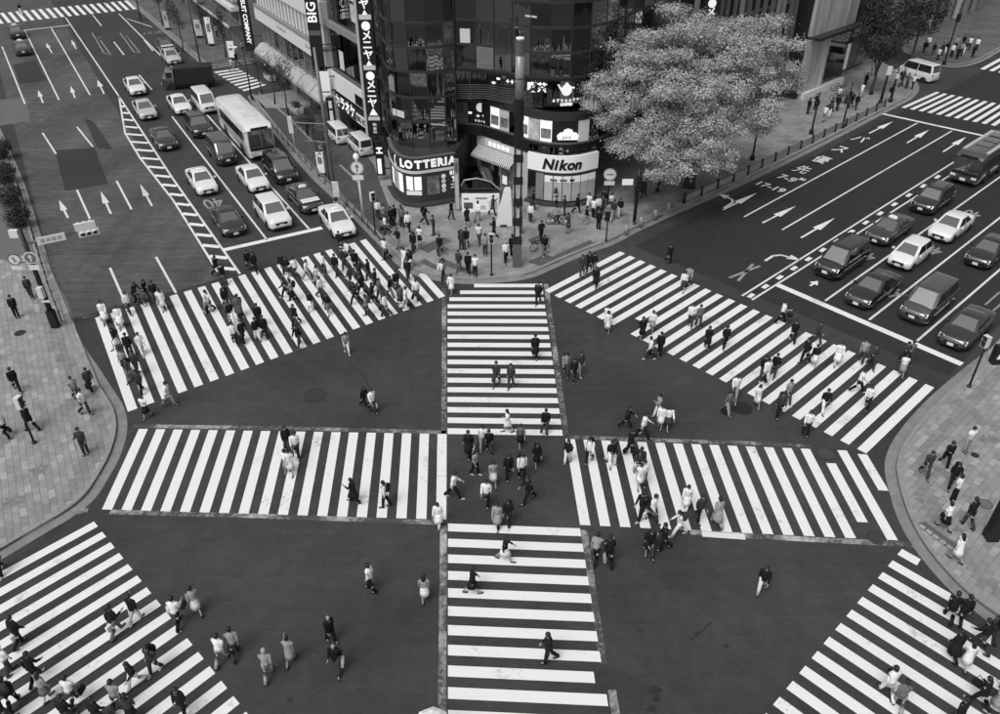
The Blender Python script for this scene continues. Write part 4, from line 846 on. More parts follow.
for kind, px, az, paint, label, kw in (
 ('sedan', (140, 97), TL_AZ, W_, 'white sedan at the back of the lane beside the hatched strip', {}),
 ('sedan', (150.5, 121.5), TL_AZ, S, 'silver sedan directly behind the black sedan beside hatched strip', {}),
 ('sedan', (170.5, 152), TL_AZ, K, 'black sedan between the two pale sedans beside the hatched strip', {}),
 ('sedan', (185.5, 116), TL_AZ, W_, 'white taxi with roof lamp at the back of the middle lane', {'taxi': True}),
 ('wagon', (205.6, 139), TL_AZ, K, 'black estate car behind the small black van in middle lane', {}),
 ('box_van', (229.5, 167), TL_AZ, D_, 'small black van beside the white coach', {}),
 ('sedan', (210, 197), TL_AZ, W_, 'white taxi with roof lamp behind the black sports car', {'taxi': True}),
 ('sports', (237, 238), TL_AZ, K, 'black sports car first in line beside the hatched strip', {}),
 ('sedan', (262, 194), TL_AZ, W_, 'white sedan tucked behind the white estate car', {}),
 ('wagon', (283, 231.5), TL_AZ, W_, 'white tall estate car first in line at left stop line', {}),
 ('minivan', (290, 186), TL_AZ, K, 'black people carrier in front of the white coach', {}),
 ('sedan', (315, 215), TL_AZ, TX, 'dark taxi with pale bonnet beside the kerb rail', {'taxi': True}),
 ('sedan', (347, 240), TL_AZ + 4, W_, 'white taxi past the stop line nosing onto the crosswalk', {'taxi': True}),
 ('box_van', (211, 115), TL_AZ, W_, 'white van close behind the white coach', {}),
 ('sedan', (170, 55), TL_AZ, TX, 'dark parked taxi with white bonnet by the far kerb', {}),
 ('sedan', (176, 66), TL_AZ, S, 'silver car parked in front of the truck by far kerb', {}),
 ('minivan', (266, 70), TL_AZ + 70, K, 'black people carrier waiting in the side street', {}),
 ('minivan', (822.7, 279.5), TR_AZ, K, 'black people carrier at the stop line next to the centre line', {}),
 ('sedan', (873, 246), TR_AZ, TX, 'dark taxi behind the black people carrier', {'taxi': True}),
 ('wagon', (918, 215), TR_AZ, K, 'dark estate car just ahead of the minibus', {'rack': .01}),
 ('sedan', (854, 309), TR_AZ, K, 'black sedan at the stop line ahead of white hatchback', {}),
 ('hatch', (895.4, 270.5), TR_AZ, W_, 'small white hatchback behind the black sedan', {}),
 ('sedan', (935.6, 243), TR_AZ, W_, 'white sedan behind the small white hatchback', {}),
 ('minivan', (909, 324.5), TR_AZ, GY, 'large dark grey people carrier in the third waiting lane', {}),
 ('sedan', (948, 350), TR_AZ, D_, 'dark sedan in the lane next to the right pavement', {}),
 ('sedan', (973, 269), TR_AZ, K, 'black sedan at right edge behind the grey people carrier', {}),
):
    Ls = {'sedan': 4.65, 'minivan': 4.75, 'wagon': 4.6, 'hatch': 3.9, 'box_van': 4.4, 'sports': 4.3}
    c = put_vehicle(CARS[kind], px, az, Ls[kind], paint, label, 'van' if kind == 'box_van' else 'car', G1 if px[0] < 400 else G2, **kw)
    if 'pale bonnet' in label or 'white bonnet' in label:
        MB().add([(-.72, 1.2, .99), (.72, 1.2, .99), (.7, 1.9, .955), (-.7, 1.9, .955)], [(0, 1, 2, 3)]).build('bonnet', MATS[W_], c)
for px, lb in (((19, 40), 'taxi waiting at the far stop line on the left edge, the farther of two'), ((25, 57), 'taxi on the left edge waiting behind another taxi, nearer of two')):
    put_vehicle(CARS['sedan'], px, AZ_L, 4.65, D_, lb, 'car', 'taxis driving away on the left street', rear=True, taxi=True)
d_ = Vector(g(918, 76)) - Vector(g(934, 83))
put_vehicle(CARS['box_van'], (934, 83.5), math.degrees(math.atan2(d_.x, d_.y)) - 18, 4.4, W_, 'white van turning into the far side street', 'van', None, rear=True)
put_vehicle(CARS['box_van'], (346, 147), AZ_L + 2, 4.4, W_, 'white van parked under the karaoke sign', 'van', None, rear=True, z=PAVE_Z + .004, kw_scale=.8)
put_vehicle(CARS['box_van'], (369.5, 159), AZ_L + 2, 4.4, W_, 'white delivery van parked nearest the burger shop', 'van', None, rear=True, z=PAVE_Z + .004, kw_scale=.8)
# ---- coaches
def make_bus(L, W, H, paint, stripe=None):
    root = empty('bus'); h = W / 2; F = L / 2
    st = [(-F, .9, .5, H - .25), (-F + .15, .98, .35, H - .06), (-F + .6, 1, .3, H), (F - .9, 1, .3, H), (F - .35, .99, .32, H - .06), (F - .08, .95, .38, H - .3), (F + .02, .9, .45, 1.2)]
    mb = MB(); mb.loft([[Vector(p) for p in ((0, y, b), (h * w * .94, y, b), (h * w, y, b + .2), (h * w, y, t - .3), (h * w * .93, y, t - .06), (h * w * .7, y, t), (0, y, t + .02), (-h * w * .7, y, t), (-h * w * .93, y, t - .06), (-h * w, y, t - .3), (-h * w, y, b + .2), (-h * w * .94, y, b))] for y, w, b, t in st][::-1]); sharp(mb.build('body', MATS[paint], root), 40)
    zb, zt = 1.25, H - .38
    for s in (-1, 1):
        mb = MB(); quad_on(mb, ((0.03 if s > 0 else -h * .88, F + .03, zb), (h * .88 if s > 0 else -.03, F + .03, zb), (h * .84 if s > 0 else -.03, F - .06, zt), (.03 if s > 0 else -h * .84, F - .06, zt)), (.0, .0, .02, .02), .03)
        mb2 = MB(); mb2.add([(p[0], p[1] + .05, p[2]) for p in mb.v], [tuple(reversed(f)) for f in mb.f]); mb2.build('windscreen', MATS['glass_car'], root)
        n = int((L - 1.6) / 1.35)
        for k in range(n):
            y0 = F - 1.0 - (k + 1) * 1.35; MB().box((s * (h + .004), y0 + .67, 2.0 if H > 2.9 else 1.75), (.02, 1.27, .85)).build('side_window', MATS['glass_car_dark'], root)
        MB().box((s * h * .72, F + .03, .85), (.42, .08, .18)).build('headlight', MATS['lamp_clear'], root)
        MB().tube([(s * h * .96, F - .05, zt), (s * (h + .2), F + .25, zt - .1), (s * (h + .2), F + .28, zt - .45)], .03, 6).build('mirror', MATS['trim_black'], root)
        for yy in (F - 2.2, -F + 2.6):
            t = MB().lathe([(.28, -.13), (.47, -.13), (.5, -.08), (.5, .08), (.47, .13), (.28, .13)], 18, 0, M=Matrix.Translation((s * (h - .1), yy, .5)) @ Matrix.Rotation(R(90 * s), 4, 'Y')).build('wheel', MATS['tyre'], root)
            MB().lathe([(.28, .1), (.1, .12), (.03, .14)], 12, 0, M=Matrix.Translation((s * (h - .1), yy, .5)) @ Matrix.Rotation(R(90 * s), 4, 'Y')).build('rim', MATS['rim'], t)
            MB().lathe([(.58, -.005), (.58, .012)], 18, 0, M=Matrix.Translation((s * (h - .004), yy, .55)) @ Matrix.Rotation(R(90 * s), 4, 'Y')).build('wheel_arch', MATS['trim_black'], root)
        if stripe: MB().box((s * h * .8, -.2, H - .008), (.28, L - 1.8, .05)).build('roof_stripe', MATS[stripe], root)
    MB().box((0, F + .035, 1.12), (W * .86, .05, .22)).build('dash_panel', MATS['trim_black'], root); MB().box((0, F + .0, zt + .14), (W * .6, .1, .2)).build('destination_box', MATS['trim_black'], root)
    MB().box((0, F + .06, .62), (.44, .03, .22)).build('number_plate', MATS['plate'], root); MB().box((0, F - .01, .48), (W * .7, .1, .1)).build('bumper_strip', MATS['trim_black'], root)
    for yy, l in ((F - 3.2, 1.4), (-.6, 1.8), (-F + 2.2, 1.2)): MB().box((0, yy, H + .05), (1.1, l, .1)).build('roof_hatch', MATS[paint], root)
    for k in range(4): MB().box((-.6 + .4 * k, 0, H + .022), (.03, L - 2.5, .02)).build('roof_rib', MATS[paint], root)
    return root
put_vehicle(make_bus(10.5, 2.5, 3.15, 'paint_car_white'), (264.5, 160.5), TL_AZ, 10.5, None, 'white coach waiting in the kerb lane of the left street', 'coach', None)
put_vehicle(make_bus(8.0, 2.3, 2.75, 'paint_car_grey', 'paint_car_silver'), (960, 186), TR_AZ, 8.0, None, 'dark minibus with pale roof stripe at the right edge', 'minibus', None)
# ---- box truck leaving the side street
tr = empty('box_truck')
sharp(MB().loft([[Vector((x * w, y, z)) for x, z in ((-1, b), (1, b), (1, t - .15), (.88, t), (-.88, t), (-1, t - .15))] for y, w, b, t in ((1.5, .95, .45, 2.1), (2.3, .95, .45, 2.1), (2.75, .93, .45, 1.35), (2.85, .88, .5, 1.1))][::-1]).build('cab', MATS['paint_car_grey'], tr), 40)
MB().box((0, -.6, 1.45), (2.0, 4.0, 1.7)).build('cargo_box', mat('truck_box', .02, .5), tr); MB().box((0, -.2, .5), (1.2, 5.0, .2)).build('chassis', MATS['trim_black'], tr)
mb = MB(); quad_on(mb, ((.86, 2.76, 1.36), (-.86, 2.76, 1.36), (-.8, 2.33, 2.04), (.8, 2.33, 2.04)), (.04, .04, .03, .03), .03); mb.build('windscreen', MATS['glass_car'], tr)
for s in (-1, 1):
    MB().box((s * .96, 1.95, 1.65), (.02, .6, .55)).build('side_window', MATS['glass_car_dark'], tr); MB().box((s * .7, 2.87, .8), (.3, .06, .2)).build('headlight', MATS['lamp_clear'], tr)
    for yy in (1.9, -1.6): MB().lathe([(.1, -.12), (.4, -.12), (.4, .12), (.1, .12)], 14, 0, M=Matrix.Translation((s * .85, yy, .4)) @ Matrix.Rotation(R(90 * s), 4, 'Y')).build('wheel', MATS['tyre'], tr)
p = g(191, 87); tr.location = (p[0], p[1], 0); tr.rotation_euler = (0, 0, -R(255)); tag(tr, 'dark box truck turning out of the side street behind the white van', 'truck')
# ================================================================ TREES
for i, c in enumerate((.34, .4, .47, .27)): mat('leaf_%d' % i, c, .7, spec=.25)
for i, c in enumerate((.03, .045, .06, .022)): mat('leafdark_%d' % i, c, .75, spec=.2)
mat('bark', .06, .9, var=.35, scale=6, bump=.5); mat('soil', .05, .95, var=.3, scale=5)
def foliage(name, blobs, n, size, prefix, seed, parent, weights=(3, 5, 4, 2), shell=.72, up=.35, jit=.7):
    rn = random.Random(seed); V = []; Fc = []; Mi = []
    vol = [b[3] * b[4] + b[4] * b[5] + b[3] * b[5] for b in blobs]
    tot = sum(vol); mats_ = [MATS['%s_%d' % (prefix, i)] for i in range(4)]; pool = [i for i, w in enumerate(weights) for _ in range(w)]
    for b, a in zip(blobs, vol):
        m = int(n * a / tot); k = 0
        while k < m:
            # small twig clumps on the outer shell
            u = Vector((rn.gauss(0, 1), rn.gauss(0, 1), rn.gauss(0, 1))).normalized(); rr = shell + (1 - shell) * rn.random() ** .6
            rr *= 1 + .10 * math.sin(u.x * 7 + b[0] * 3) * math.sin(u.y * 6 + b[1]) + .07 * math.sin(u.z * 9 + b[2])
            c = Vector((b[0] + b[3] * u.x * rr, b[1] + b[4] * u.y * rr, b[2] + b[5] * u.z * rr))
            inside = any(o is not b and ((c.x - o[0]) / o[3]) ** 2 + ((c.y - o[1]) / o[4]) ** 2 + ((c.z - o[2]) / o[5]) ** 2 < .42 for o in blobs)
            cnt = 9
            if not inside:
                mi = rn.choice(pool); sp = size * 2.1
                for q in range(cnt):
                    p = c + Vector((rn.gauss(0, sp * .5), rn.gauss(0, sp * .5), rn.gauss(0, sp * .38)))
                    nn = (u + Vector((rn.gauss(0, jit), rn.gauss(0, jit), rn.gauss(0, jit) + up))).normalized()
                    t = nn.cross(Vector((rn.gauss(0, 1), rn.gauss(0, 1), rn.gauss(0, 1)))).normalized(); s2 = nn.cross(t); L = size * rn.uniform(.6, 1.3); w = L * rn.uniform(.35, .6)
                    i0 = len(V); V += [tuple(p - t * L * .5), tuple(p + s2 * w * .5), tuple(p + t * L * .5), tuple(p - s2 * w * .5)]; Fc.append((i0, i0 + 1, i0 + 2, i0 + 3)); Mi.append(mi if rn.random() < .7 else rn.choice(pool))
            k += cnt
    me = bpy.data.meshes.new(name); me.from_pydata(V, [], Fc)
    for m_ in mats_: me.materials.append(m_)
    me.polygons.foreach_set('material_index', Mi); me.update(); return link(name, me, parent)
def limbs(root, base, top, r, targets, seed):
    rn = random.Random(seed); bx, by, bz = base
    path = [Vector(base).lerp(Vector(top), f) + Vector((rn.gauss(0, .06), rn.gauss(0, .06), 0)) * (f > 0) for f in (0, .25, .5, .75, 1)]
    MB().tube(path, [r * 1.35, r, r * .9, r * .8, r * .65], 10).build('trunk', MATS['bark'], root, True)
    for t in targets:
        p0 = Vector(base).lerp(Vector(top), rn.uniform(.62, .98)); t = Vector(t); mid = p0.lerp(t, .5) + Vector((rn.gauss(0, .25), rn.gauss(0, .25), rn.uniform(0, .5)))
        MB().tube([p0, mid, t], [r * .5, r * .3, r * .1], 7).build('limb', MATS['bark'], root, True)
def tree(name, label, base, top, r, blobs, n, size, prefix, seed, group=None, lump=0, **k):
    t = tag(empty(name, (base[0], base[1], 0)), label, 'tree', group); O = Vector((base[0], base[1], 0))
    bl = [(b[0] - O.x, b[1] - O.y) + tuple(b[2:]) for b in blobs]
    limbs(t, (0, 0, base[2]), (top[0] - O.x, top[1] - O.y, top[2]), r, [(b[0], b[1], b[2]) for b in bl], seed)
    if lump: bl = [b[:3] + (b[3] * .64, b[4] * .64, b[5] * .64) for b in bl] + lumps(bl, seed, lump)
    foliage('crown', bl, n, size, prefix, seed, t, **k); return t
BT = Vector((15.6, 63.0))
def bt(px, py, z, rx, ry, rz):
    x, y = g(px, py, z); return (x + .1, y, z + .95, rx, ry, rz)
def lumps(blobs, seed, per, lo=.24, hi=.38):
    rn = random.Random(seed); out = []
    for b in blobs:
        for k in range(per):
            u = Vector((rn.gauss(0, 1), rn.gauss(0, 1), rn.gauss(0, 1) * .9)).normalized(); f = rn.uniform(.8, 1.1); s = rn.uniform(lo, hi)
            out.append((b[0] + b[3] * u.x * f, b[1] + b[4] * u.y * f, b[2] + b[5] * u.z * f, b[3] * s, b[4] * s, b[5] * s * rn.uniform(.5, .8)))
    return out
tree('broadleaf_tree', 'huge pale broad-leaved tree beside the camera shop', (BT.x, BT.y, PAVE_Z), (16.2, 64.2, 5.2), .38,
     [bt(632, 75, 9.6, 2.9, 2.7, 2.0), bt(690, 46, 11.0, 3.8, 3.2, 2.4), bt(748, 62, 10.2, 3.3, 3.0, 2.2), bt(622, 112, 7.5, 2.5, 2.4, 1.7), bt(673, 98, 8.6, 3.3, 3.0, 1.9), bt(728, 100, 8.2, 3.2, 2.8, 1.9), bt(772, 92, 7.6, 2.1, 2.2, 1.6), bt(640, 148, 5.3, 2.6, 2.2, 1.6), bt(690, 140, 6.0, 2.8, 2.4, 1.6), bt(738, 128, 6.2, 2.3, 2.2, 1.5), bt(665, 172, 4.0, 2.0, 1.8, 1.2), bt(704, 168, 4.4, 1.9, 1.8, 1.1)], 150000, .19, 'leaf', 11, lump=15, up=.3, jit=.3, shell=.55)
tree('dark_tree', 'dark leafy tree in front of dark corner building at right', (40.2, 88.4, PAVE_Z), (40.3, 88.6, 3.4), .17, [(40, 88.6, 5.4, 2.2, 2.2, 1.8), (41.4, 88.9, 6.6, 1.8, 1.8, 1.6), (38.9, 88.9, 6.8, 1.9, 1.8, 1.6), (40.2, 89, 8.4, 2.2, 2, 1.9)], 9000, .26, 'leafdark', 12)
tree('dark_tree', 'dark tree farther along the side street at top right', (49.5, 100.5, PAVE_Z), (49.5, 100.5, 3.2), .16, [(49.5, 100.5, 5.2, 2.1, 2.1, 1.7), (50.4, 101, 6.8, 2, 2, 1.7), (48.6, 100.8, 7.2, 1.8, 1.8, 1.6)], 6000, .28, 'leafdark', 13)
def street_tree(label, px, h, seed, group, leaves=1400):
    x, y = g(*px, PAVE_Z); rn = random.Random(seed); bl = [(x + rn.uniform(-.7, .7), y + rn.uniform(-.7, .7), h * f, .7 * sz, .7 * sz, .6 * sz) for f, sz in ((.55, .8), (.7, 1.2), (.8, 1.3), (.9, 1.1), (1.0, .8))]
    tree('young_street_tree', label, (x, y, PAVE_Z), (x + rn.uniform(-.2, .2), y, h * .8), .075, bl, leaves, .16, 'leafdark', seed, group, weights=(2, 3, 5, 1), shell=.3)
GT = 'young trees along the left street'
street_tree('thin young tree beside the white banner post', (289, 116), 5.6, 21, GT); street_tree('thin young tree next to the karaoke building', (317, 168), 5.6, 22, GT)
street_tree('thin young tree nearest the side street crosswalk', (262, 94), 4.6, 23, GT, 900); street_tree('leafy young tree on the far left street pavement by parked cars', (183, 52), 6, 24, GT, 1800); street_tree('young tree at the top of the far left street pavement', (163, 26), 6, 25, GT, 1800); street_tree('dark young tree beside the suit shop sign', (226, 58), 5.5, 26, GT, 1500)
street_tree('thin bare young tree in front of white store building', (275, 104), 5.0, 27, GT, 500); street_tree('thin bare young tree close to the tall utility pole', (330, 182), 5.2, 28, GT, 600); street_tree('young tree between the two banner boards', (207, 44), 5.5, 29, GT, 1300)
def hedge(label, px, r, h, seed):
    x, y = g(*px, PAVE_Z); t = tag(empty('shrub', (x, y, PAVE_Z)), label, 'shrub', 'roadside shrubs at the left edge')
    MB().tube([(0, 0, 0), (.05, 0, h * .6)], [.04, .02], 6).build('stem', MATS['bark'], t)
    foliage('leaves', [(0, 0, h * .5, r, r, h * .5), (.3 * r, .2, h * .7, r * .7, r * .7, h * .35)], 2600, .17, 'leafdark', seed, t, weights=(2, 3, 6, 1), shell=.4)
for i, (px, r, lb) in enumerate((((2, 158), .95, 'topmost dark roadside shrub at the left edge'), ((6, 182), .95, 'second dark roadside shrub from the top at left edge'), ((12, 205), .9, 'third dark roadside shrub, just above the signal arm'), ((20, 226), .8, 'lowest dark roadside shrub beside the signal arm'))): hedge(lb, px, r, 1.5, 31 + i)

# ================================================================ STREET FURNITURE
mat('steel_dark', .03, .45, .5); mat('steel_grey', .16, .45, .5, var=.1, scale=3); mat('steel_pale', .4, .45, .3); mat('signal_white', .66, .5); mat('lens_dark', .03, .2); mat('concrete', .3, .85, var=.15, scale=4); mat('sign_face', .72, .5); mat('sign_ring', .1, .5); mat('sign_blue', .16, .5)
def at_pave(px): x, y = g(*px, PAVE_Z); return (x, y, PAVE_Z)
def ped_signal(label, px, h, az, tone='signal_white'):
    o = tag(empty('pedestrian_signal', at_pave(px), -R(az)), label, 'signal', 'pedestrian signals')
    MB().tube([(0, 0, 0), (0, 0, h)], .055, 8).build('pole', MATS['steel_dark'], o, True); MB().lathe([(.13, 0), (.13, .06), (.07, .12)], 10).build('base', MATS['steel_dark'], o)
    hd = MB().box((0, .12, h - .3), (.36, .26, .66)).build('housing', MATS[tone], o)
    for zz in (.16, -.16): MB().box((0, .26, h - .3 + zz), (.25, .02, .25)).build('lens', MATS['lens_dark'], hd); MB().box((0, .31, h - .15 + zz), (.29, .14, .02)).build('visor', MATS['steel_dark'], hd)
    return o
ped_signal('pedestrian signal on dark post in left pavement by running man', (34.5, 443), 2.9, 100)
ped_signal('pedestrian signal on dark post at the right pavement edge by cars', (969, 386.5), 3.3, 250)
ped_signal('slim pedestrian signal post at front of the shop corner pavement', (491.6, 275), 3.1, 180)
ped_signal('pedestrian signal beside round sign post near the left kerb', (375.5, 234), 3.3, 150)
ped_signal('short dark pedestrian signal near the right kerb of shop corner', (606, 241), 2.3, 200, 'steel_dark')
def disc_sign(parent, c, r, az, face='sign_face', ring='sign_ring', name='round_sign', mark=None):
    M = frame(c, az); k = 20
    o = MB().add([M @ Vector((r * math.cos(2 * math.pi * i / k), r * math.sin(2 * math.pi * i / k), z)) for z in (-.03, 0) for i in range(k)], [tuple(range(k - 1, -1, -1)), tuple(range(k, 2 * k))] + [(i, (i + 1) % k, k + (i + 1) % k, k + i) for i in range(k)]).build(name, MATS[ring], parent)
    MB().add([M @ Vector((r * .84 * math.cos(2 * math.pi * i / k), r * .84 * math.sin(2 * math.pi * i / k), .005)) for i in range(k)], [tuple(range(k))]).build('face', MATS[face], o)
    for pts in (mark or []): MB().add([M @ Vector((x * r, y * r, .01)) for x, y in pts], [tuple(range(len(pts)))]).build('symbol', MATS['sign_ring' if face == 'sign_face' else 'sign_face'], o)
    return o
AR_UP = [[(-.1, -.6), (.1, -.6), (.1, .1), (-.1, .1)], [(-.35, .1), (.35, .1), (0, .6)]]; SLASH = [[(-.5, .42), (-.42, .5), (.5, -.42), (.42, -.5)][::-1], [(-.12, -.5), (.05, -.5), (.05, .5), (-.12, .5)]]
def signal_head(parent, c, az, n=3, m='signal_white', horizontal=True):
    M = frame(c, az); k = .34
    o = MB().box((0, 0, 0), (k * n + .12, .42, .2) if horizontal else (.42, k * n + .12, .2), 0, M).build('signal_head', MATS[m], parent)
    for i in range(n):
        x = (i - (n - 1) / 2) * k; q = (x, 0) if horizontal else (0, x)
        MB().lathe([(.14, 0), (.14, .03), (.02, .04)], 12, 0, M=M @ Matrix.Translation((q[0], q[1], .1))).build('lens', MATS['lens_dark'], o)
        mb = MB(); rings = [[M @ Vector((q[0] + rr * math.cos(R(a)), q[1] + rr * math.sin(R(a)), z)) for a in range(0, 181, 30)] for rr, z in ((.16, .1), (.16, .34))]
        mb.add([p for r_ in rings for p in r_], [(i2, i2 + 1, 8 + i2, 7 + i2) for i2 in range(6)]); mb.build('visor', MATS[m], o)
    return o
# left: signal mast with long arm
sm = tag(empty('traffic_signal_mast', at_pave((56, 327))), 'dark signal mast with arm, street plate and round signs at left kerb', 'traffic signal')
MB().tube([(0, 0, 0), (0, 0, 6.6)], [.17, .11], 10).build('pole', MATS['steel_dark'], sm, True); MB().box((0, 0, .6), (.42, .36, 1.2)).build('control_box', MATS['steel_dark'], sm)
am = Vector((math.sin(R(60)), math.cos(R(60)), 0))
def onarm(d, z): return tuple(am * d + Vector((0, 0, z)))
MB().tube([onarm(-.2, 5.6), onarm(3.2, 5.75)], .09, 8).build('arm', MATS['steel_grey'], sm, True)
M = frame(onarm(1.35, 5.66), 60); MB().box((0, 0, .12), (1.5, .46, .05), 0, M).build('street_plate', MATS['sign_face'], sm); [MB().box((-.45 + .3 * k, 0, .15), (.2, .2 - .03 * (k % 2), .01), 0, M).build('faint_character', MATS['steel_pale'], sm) for k in range(4)]
M2 = frame(onarm(3.3, 5.8), 60); signal_head(sm, onarm(3.35, 5.55), 60); signal_head(sm, onarm(3.25, 5.98), 240)
disc_sign(sm, (-.85, -.25, 4.6), 75, .34, mark=SLASH) if False else disc_sign(sm, (-.8, -.25, 4.75), .36, 80, mark=SLASH); disc_sign(sm, (.15, -.25, 4.85), .38, 80, 'sign_blue', 'sign_face', mark=AR_UP)
MB().box((-.8, -.28, 4.22), (.62, .04, .2)).build('sub_plate', MATS['sign_face'], sm); MB().box((.2, -.28, 4.25), (.6, .04, .3)).build('sub_plate', MATS['sign_face'], sm); MB().tube([(-1.0, -.2, 4.5), (.4, -.2, 4.6)], .03, 6).build('bracket', MATS['steel_dark'], sm)
MB().box((-.5, .15, 6.2), (.5, .25, .45)).build('sensor_box', MATS['sign_face'], sm); MB().box((.05, -.3, 2.6), (.3, .3, .7)).build('pedestrian_head', MATS['signal_white'], sm); MB().box((.15, -.3, 2.0), (.5, .05, .16)).build('sub_plate', MATS['sign_face'], sm)
for i, d in enumerate((.6, .95, 1.9)): pass
# railing of the left pavement
def railing(label, pts, h, post_m, rail_m, step=1.6, panel=None, group='kerb railings', rails=(.45, .8), pr=.045):
    P = [Vector(p) for p in pts]; o = tag(empty('railing', (P[0].x, P[0].y, PAVE_Z)), label, 'railing', group); Q = resample([p - P[0] for p in P], step)
    for q in Q: MB().tube([(q.x, q.y, 0), (q.x, q.y, h)], pr, 8).build('post', MATS[post_m], o, True); 
    for a, b in zip(Q[:-1], Q[1:]):
        for f in rails: MB().tube([(a.x, a.y, h * f), (b.x, b.y, h * f)], .025, 6).build('rail', MATS[rail_m], o, True)
        if panel:
            d = (b - a).normalized(); n = Vector((d.y, -d.x)) * .02; aa, bb = a + d * .12, b - d * .12; MB().prism([aa + n, bb + n, bb - n, aa - n], .12, h * .75).build('panel', MATS[panel], o)
    return o
railing('dark railing along left street kerb beside the signal mast', [g(*p, PAVE_Z) for p in ((19, 190), (50, 290), (62, 322))], .85, 'steel_dark', 'steel_grey', 1.5)
railing('pale guard rail along the kerb lane near the dark taxi', [g(*p, PAVE_Z) for p in ((268, 124), (300, 158), (340, 198), (368, 228))], .75, 'steel_grey', 'steel_pale', 1.7)
railing('bollard railing at the right kerb under the big tree', [g(*p, PAVE_Z) for p in ((626, 234), (668, 212))], .75, 'concrete', 'steel_pale', 1.8, pr=.14)
railing('long panelled fence along the right street kerb', [g(*p, PAVE_Z) for p in ((684, 203), (738, 179), (812, 143), (884, 107))], .8, 'steel_dark', 'steel_grey', 2.2, 'concrete', pr=.12)
# middle pillar
cp = tag(empty('lamp_pillar', at_pave((517, 266))), 'tall dark lattice lamp pillar with lit cylinder on shop corner', 'lamp post')
MB().prism([(-.3, -.25), (.3, -.25), (.3, .25), (-.3, .25)], 0, 1.9).build('pedestal', MATS['steel_grey'], cp)
for sx in (-.2, .2):
    for sy in (-.17, .17): MB().box((sx, sy, 6.2), (.1, .1, 8.6)).build('upright', MATS['steel_dark'], cp)
for z in (1.95, 3.3, 4.7, 6.2, 7.7, 9.2, 10.4): MB().box((0, 0, z), (.62, .54, .34)).build('collar', MATS['steel_dark'], cp)
for z, t in ((2.65, .7), (5.5, .8), (6.95, .9), (4.0, .7)): MB().box((.02, -.1, z), (.16, .04, t)).build('inner_plate', MATS['pale_stone'], cp)
MB().lathe([(.28, 9.2), (.28, 11.0), (.3, 11.02), (.3, 11.5)], 20).build('sleeve', MATS['steel_dark'], cp, False); MB().lathe([(.27, 11.5), (.27, 14.1)], 20).build('lamp_cylinder', mat('lamp_opal', .3, .35, .2), cp, True); MB().lathe([(.3, 14.1), (.3, 14.95), (.26, 15.0)], 20).build('cap', MATS['steel_grey'], cp); MB().lathe([(.25, 15.0), (.24, 15.05)], 20).build('top', MATS['sign_white'], cp); MB().lathe([(.28, 12.7), (.28, 12.75)], 20).build('seam', MATS['steel_dark'], cp)
# round sign post by the left kerb
rp = tag(empty('sign_post', at_pave((364, 221))), 'white post with round sign beside the guard rail', 'sign post')
MB().tube([(0, 0, 0), (-.1, 0, 5.0)], .1, 8).build('pole', MATS['signal_white'], rp, True); disc_sign(rp, (-.08, -.16, 4.3), .5, 95, 'sign_face', 'steel_pale', mark=AR_UP); MB().box((-.08, -.15, 3.55), (.8, .05, .35)).build('sub_plate', MATS['sign_face'], rp); MB().ball((-.1, 0, 5.1), (.22, .22, .26), 10).build('lamp', MATS['sign_white'], rp)
# round sign and signals near the big tree
ts = tag(empty('signal_post', at_pave((634, 224))), 'dark signal post with signals beneath the big tree', 'traffic signal')
MB().tube([(0, 0, 0), (0, 0, 4.4)], .13, 8).build('pole', MATS['steel_dark'], ts, True); signal_head(ts, (.0, -.3, 3.3), 100, 3, 'steel_dark', False); signal_head(ts, (.45, -.1, 3.0), 150, 2, 'steel_dark', False); MB().box((-.8, -.1, 3.4), (.8, .08, .45)).build('sign_plate', MATS['sign_white'], ts)
r2 = tag(empty('sign_post', at_pave((607, 209))), 'large round white sign with plate to the right of camera shop', 'sign post')
MB().tube([(0, 0, 0), (0, 0, 3.2)], .07, 8).build('pole', MATS['steel_dark'], r2, True); disc_sign(r2, (0, -.14, 2.9), .5, 95, 'sign_face', 'steel_pale', mark=[[(-.5, -.1), (.5, -.1), (.5, .1), (-.5, .1)]]); MB().box((0, -.14, 2.2), (.8, .05, .32)).build('sub_plate', MATS['sign_face'], r2)
# pillars in the left street
pp = tag(empty('utility_pole', at_pave((337, 208))), 'tall grey utility pole in front of the karaoke building', 'pole'); MB().tube([(0, 0, 0), (-.35, .6, 12)], [.16, .11], 10).build('pole', MATS['steel_grey'], pp, True); MB().box((.1, -.1, 1.6), (.5, .05, 1.3)).build('poster_board', MATS['poster'], pp); MB().box((0, 0, .3), (.4, .4, .6)).build('base', MATS['concrete'], pp)
for z, l in ((5.2, 1.6), (6.6, 2.4)): MB().tube([(-.15, .25, z), (-l - .2, .3, z + .12)], .05, 6).build('arm', MATS['steel_grey'], pp)
bp_ = tag(empty('banner_post', at_pave((296, 153))), 'white banner post on the left street pavement beside the coach', 'post'); MB().tube([(0, 0, 0), (-.1, .05, 3.4)], .06, 8).build('pole', MATS['signal_white'], bp_, True); MB().box((-.12, -.05, 2.6), (.4, .04, 1.5)).build('banner', MATS['sign_face'], bp_)
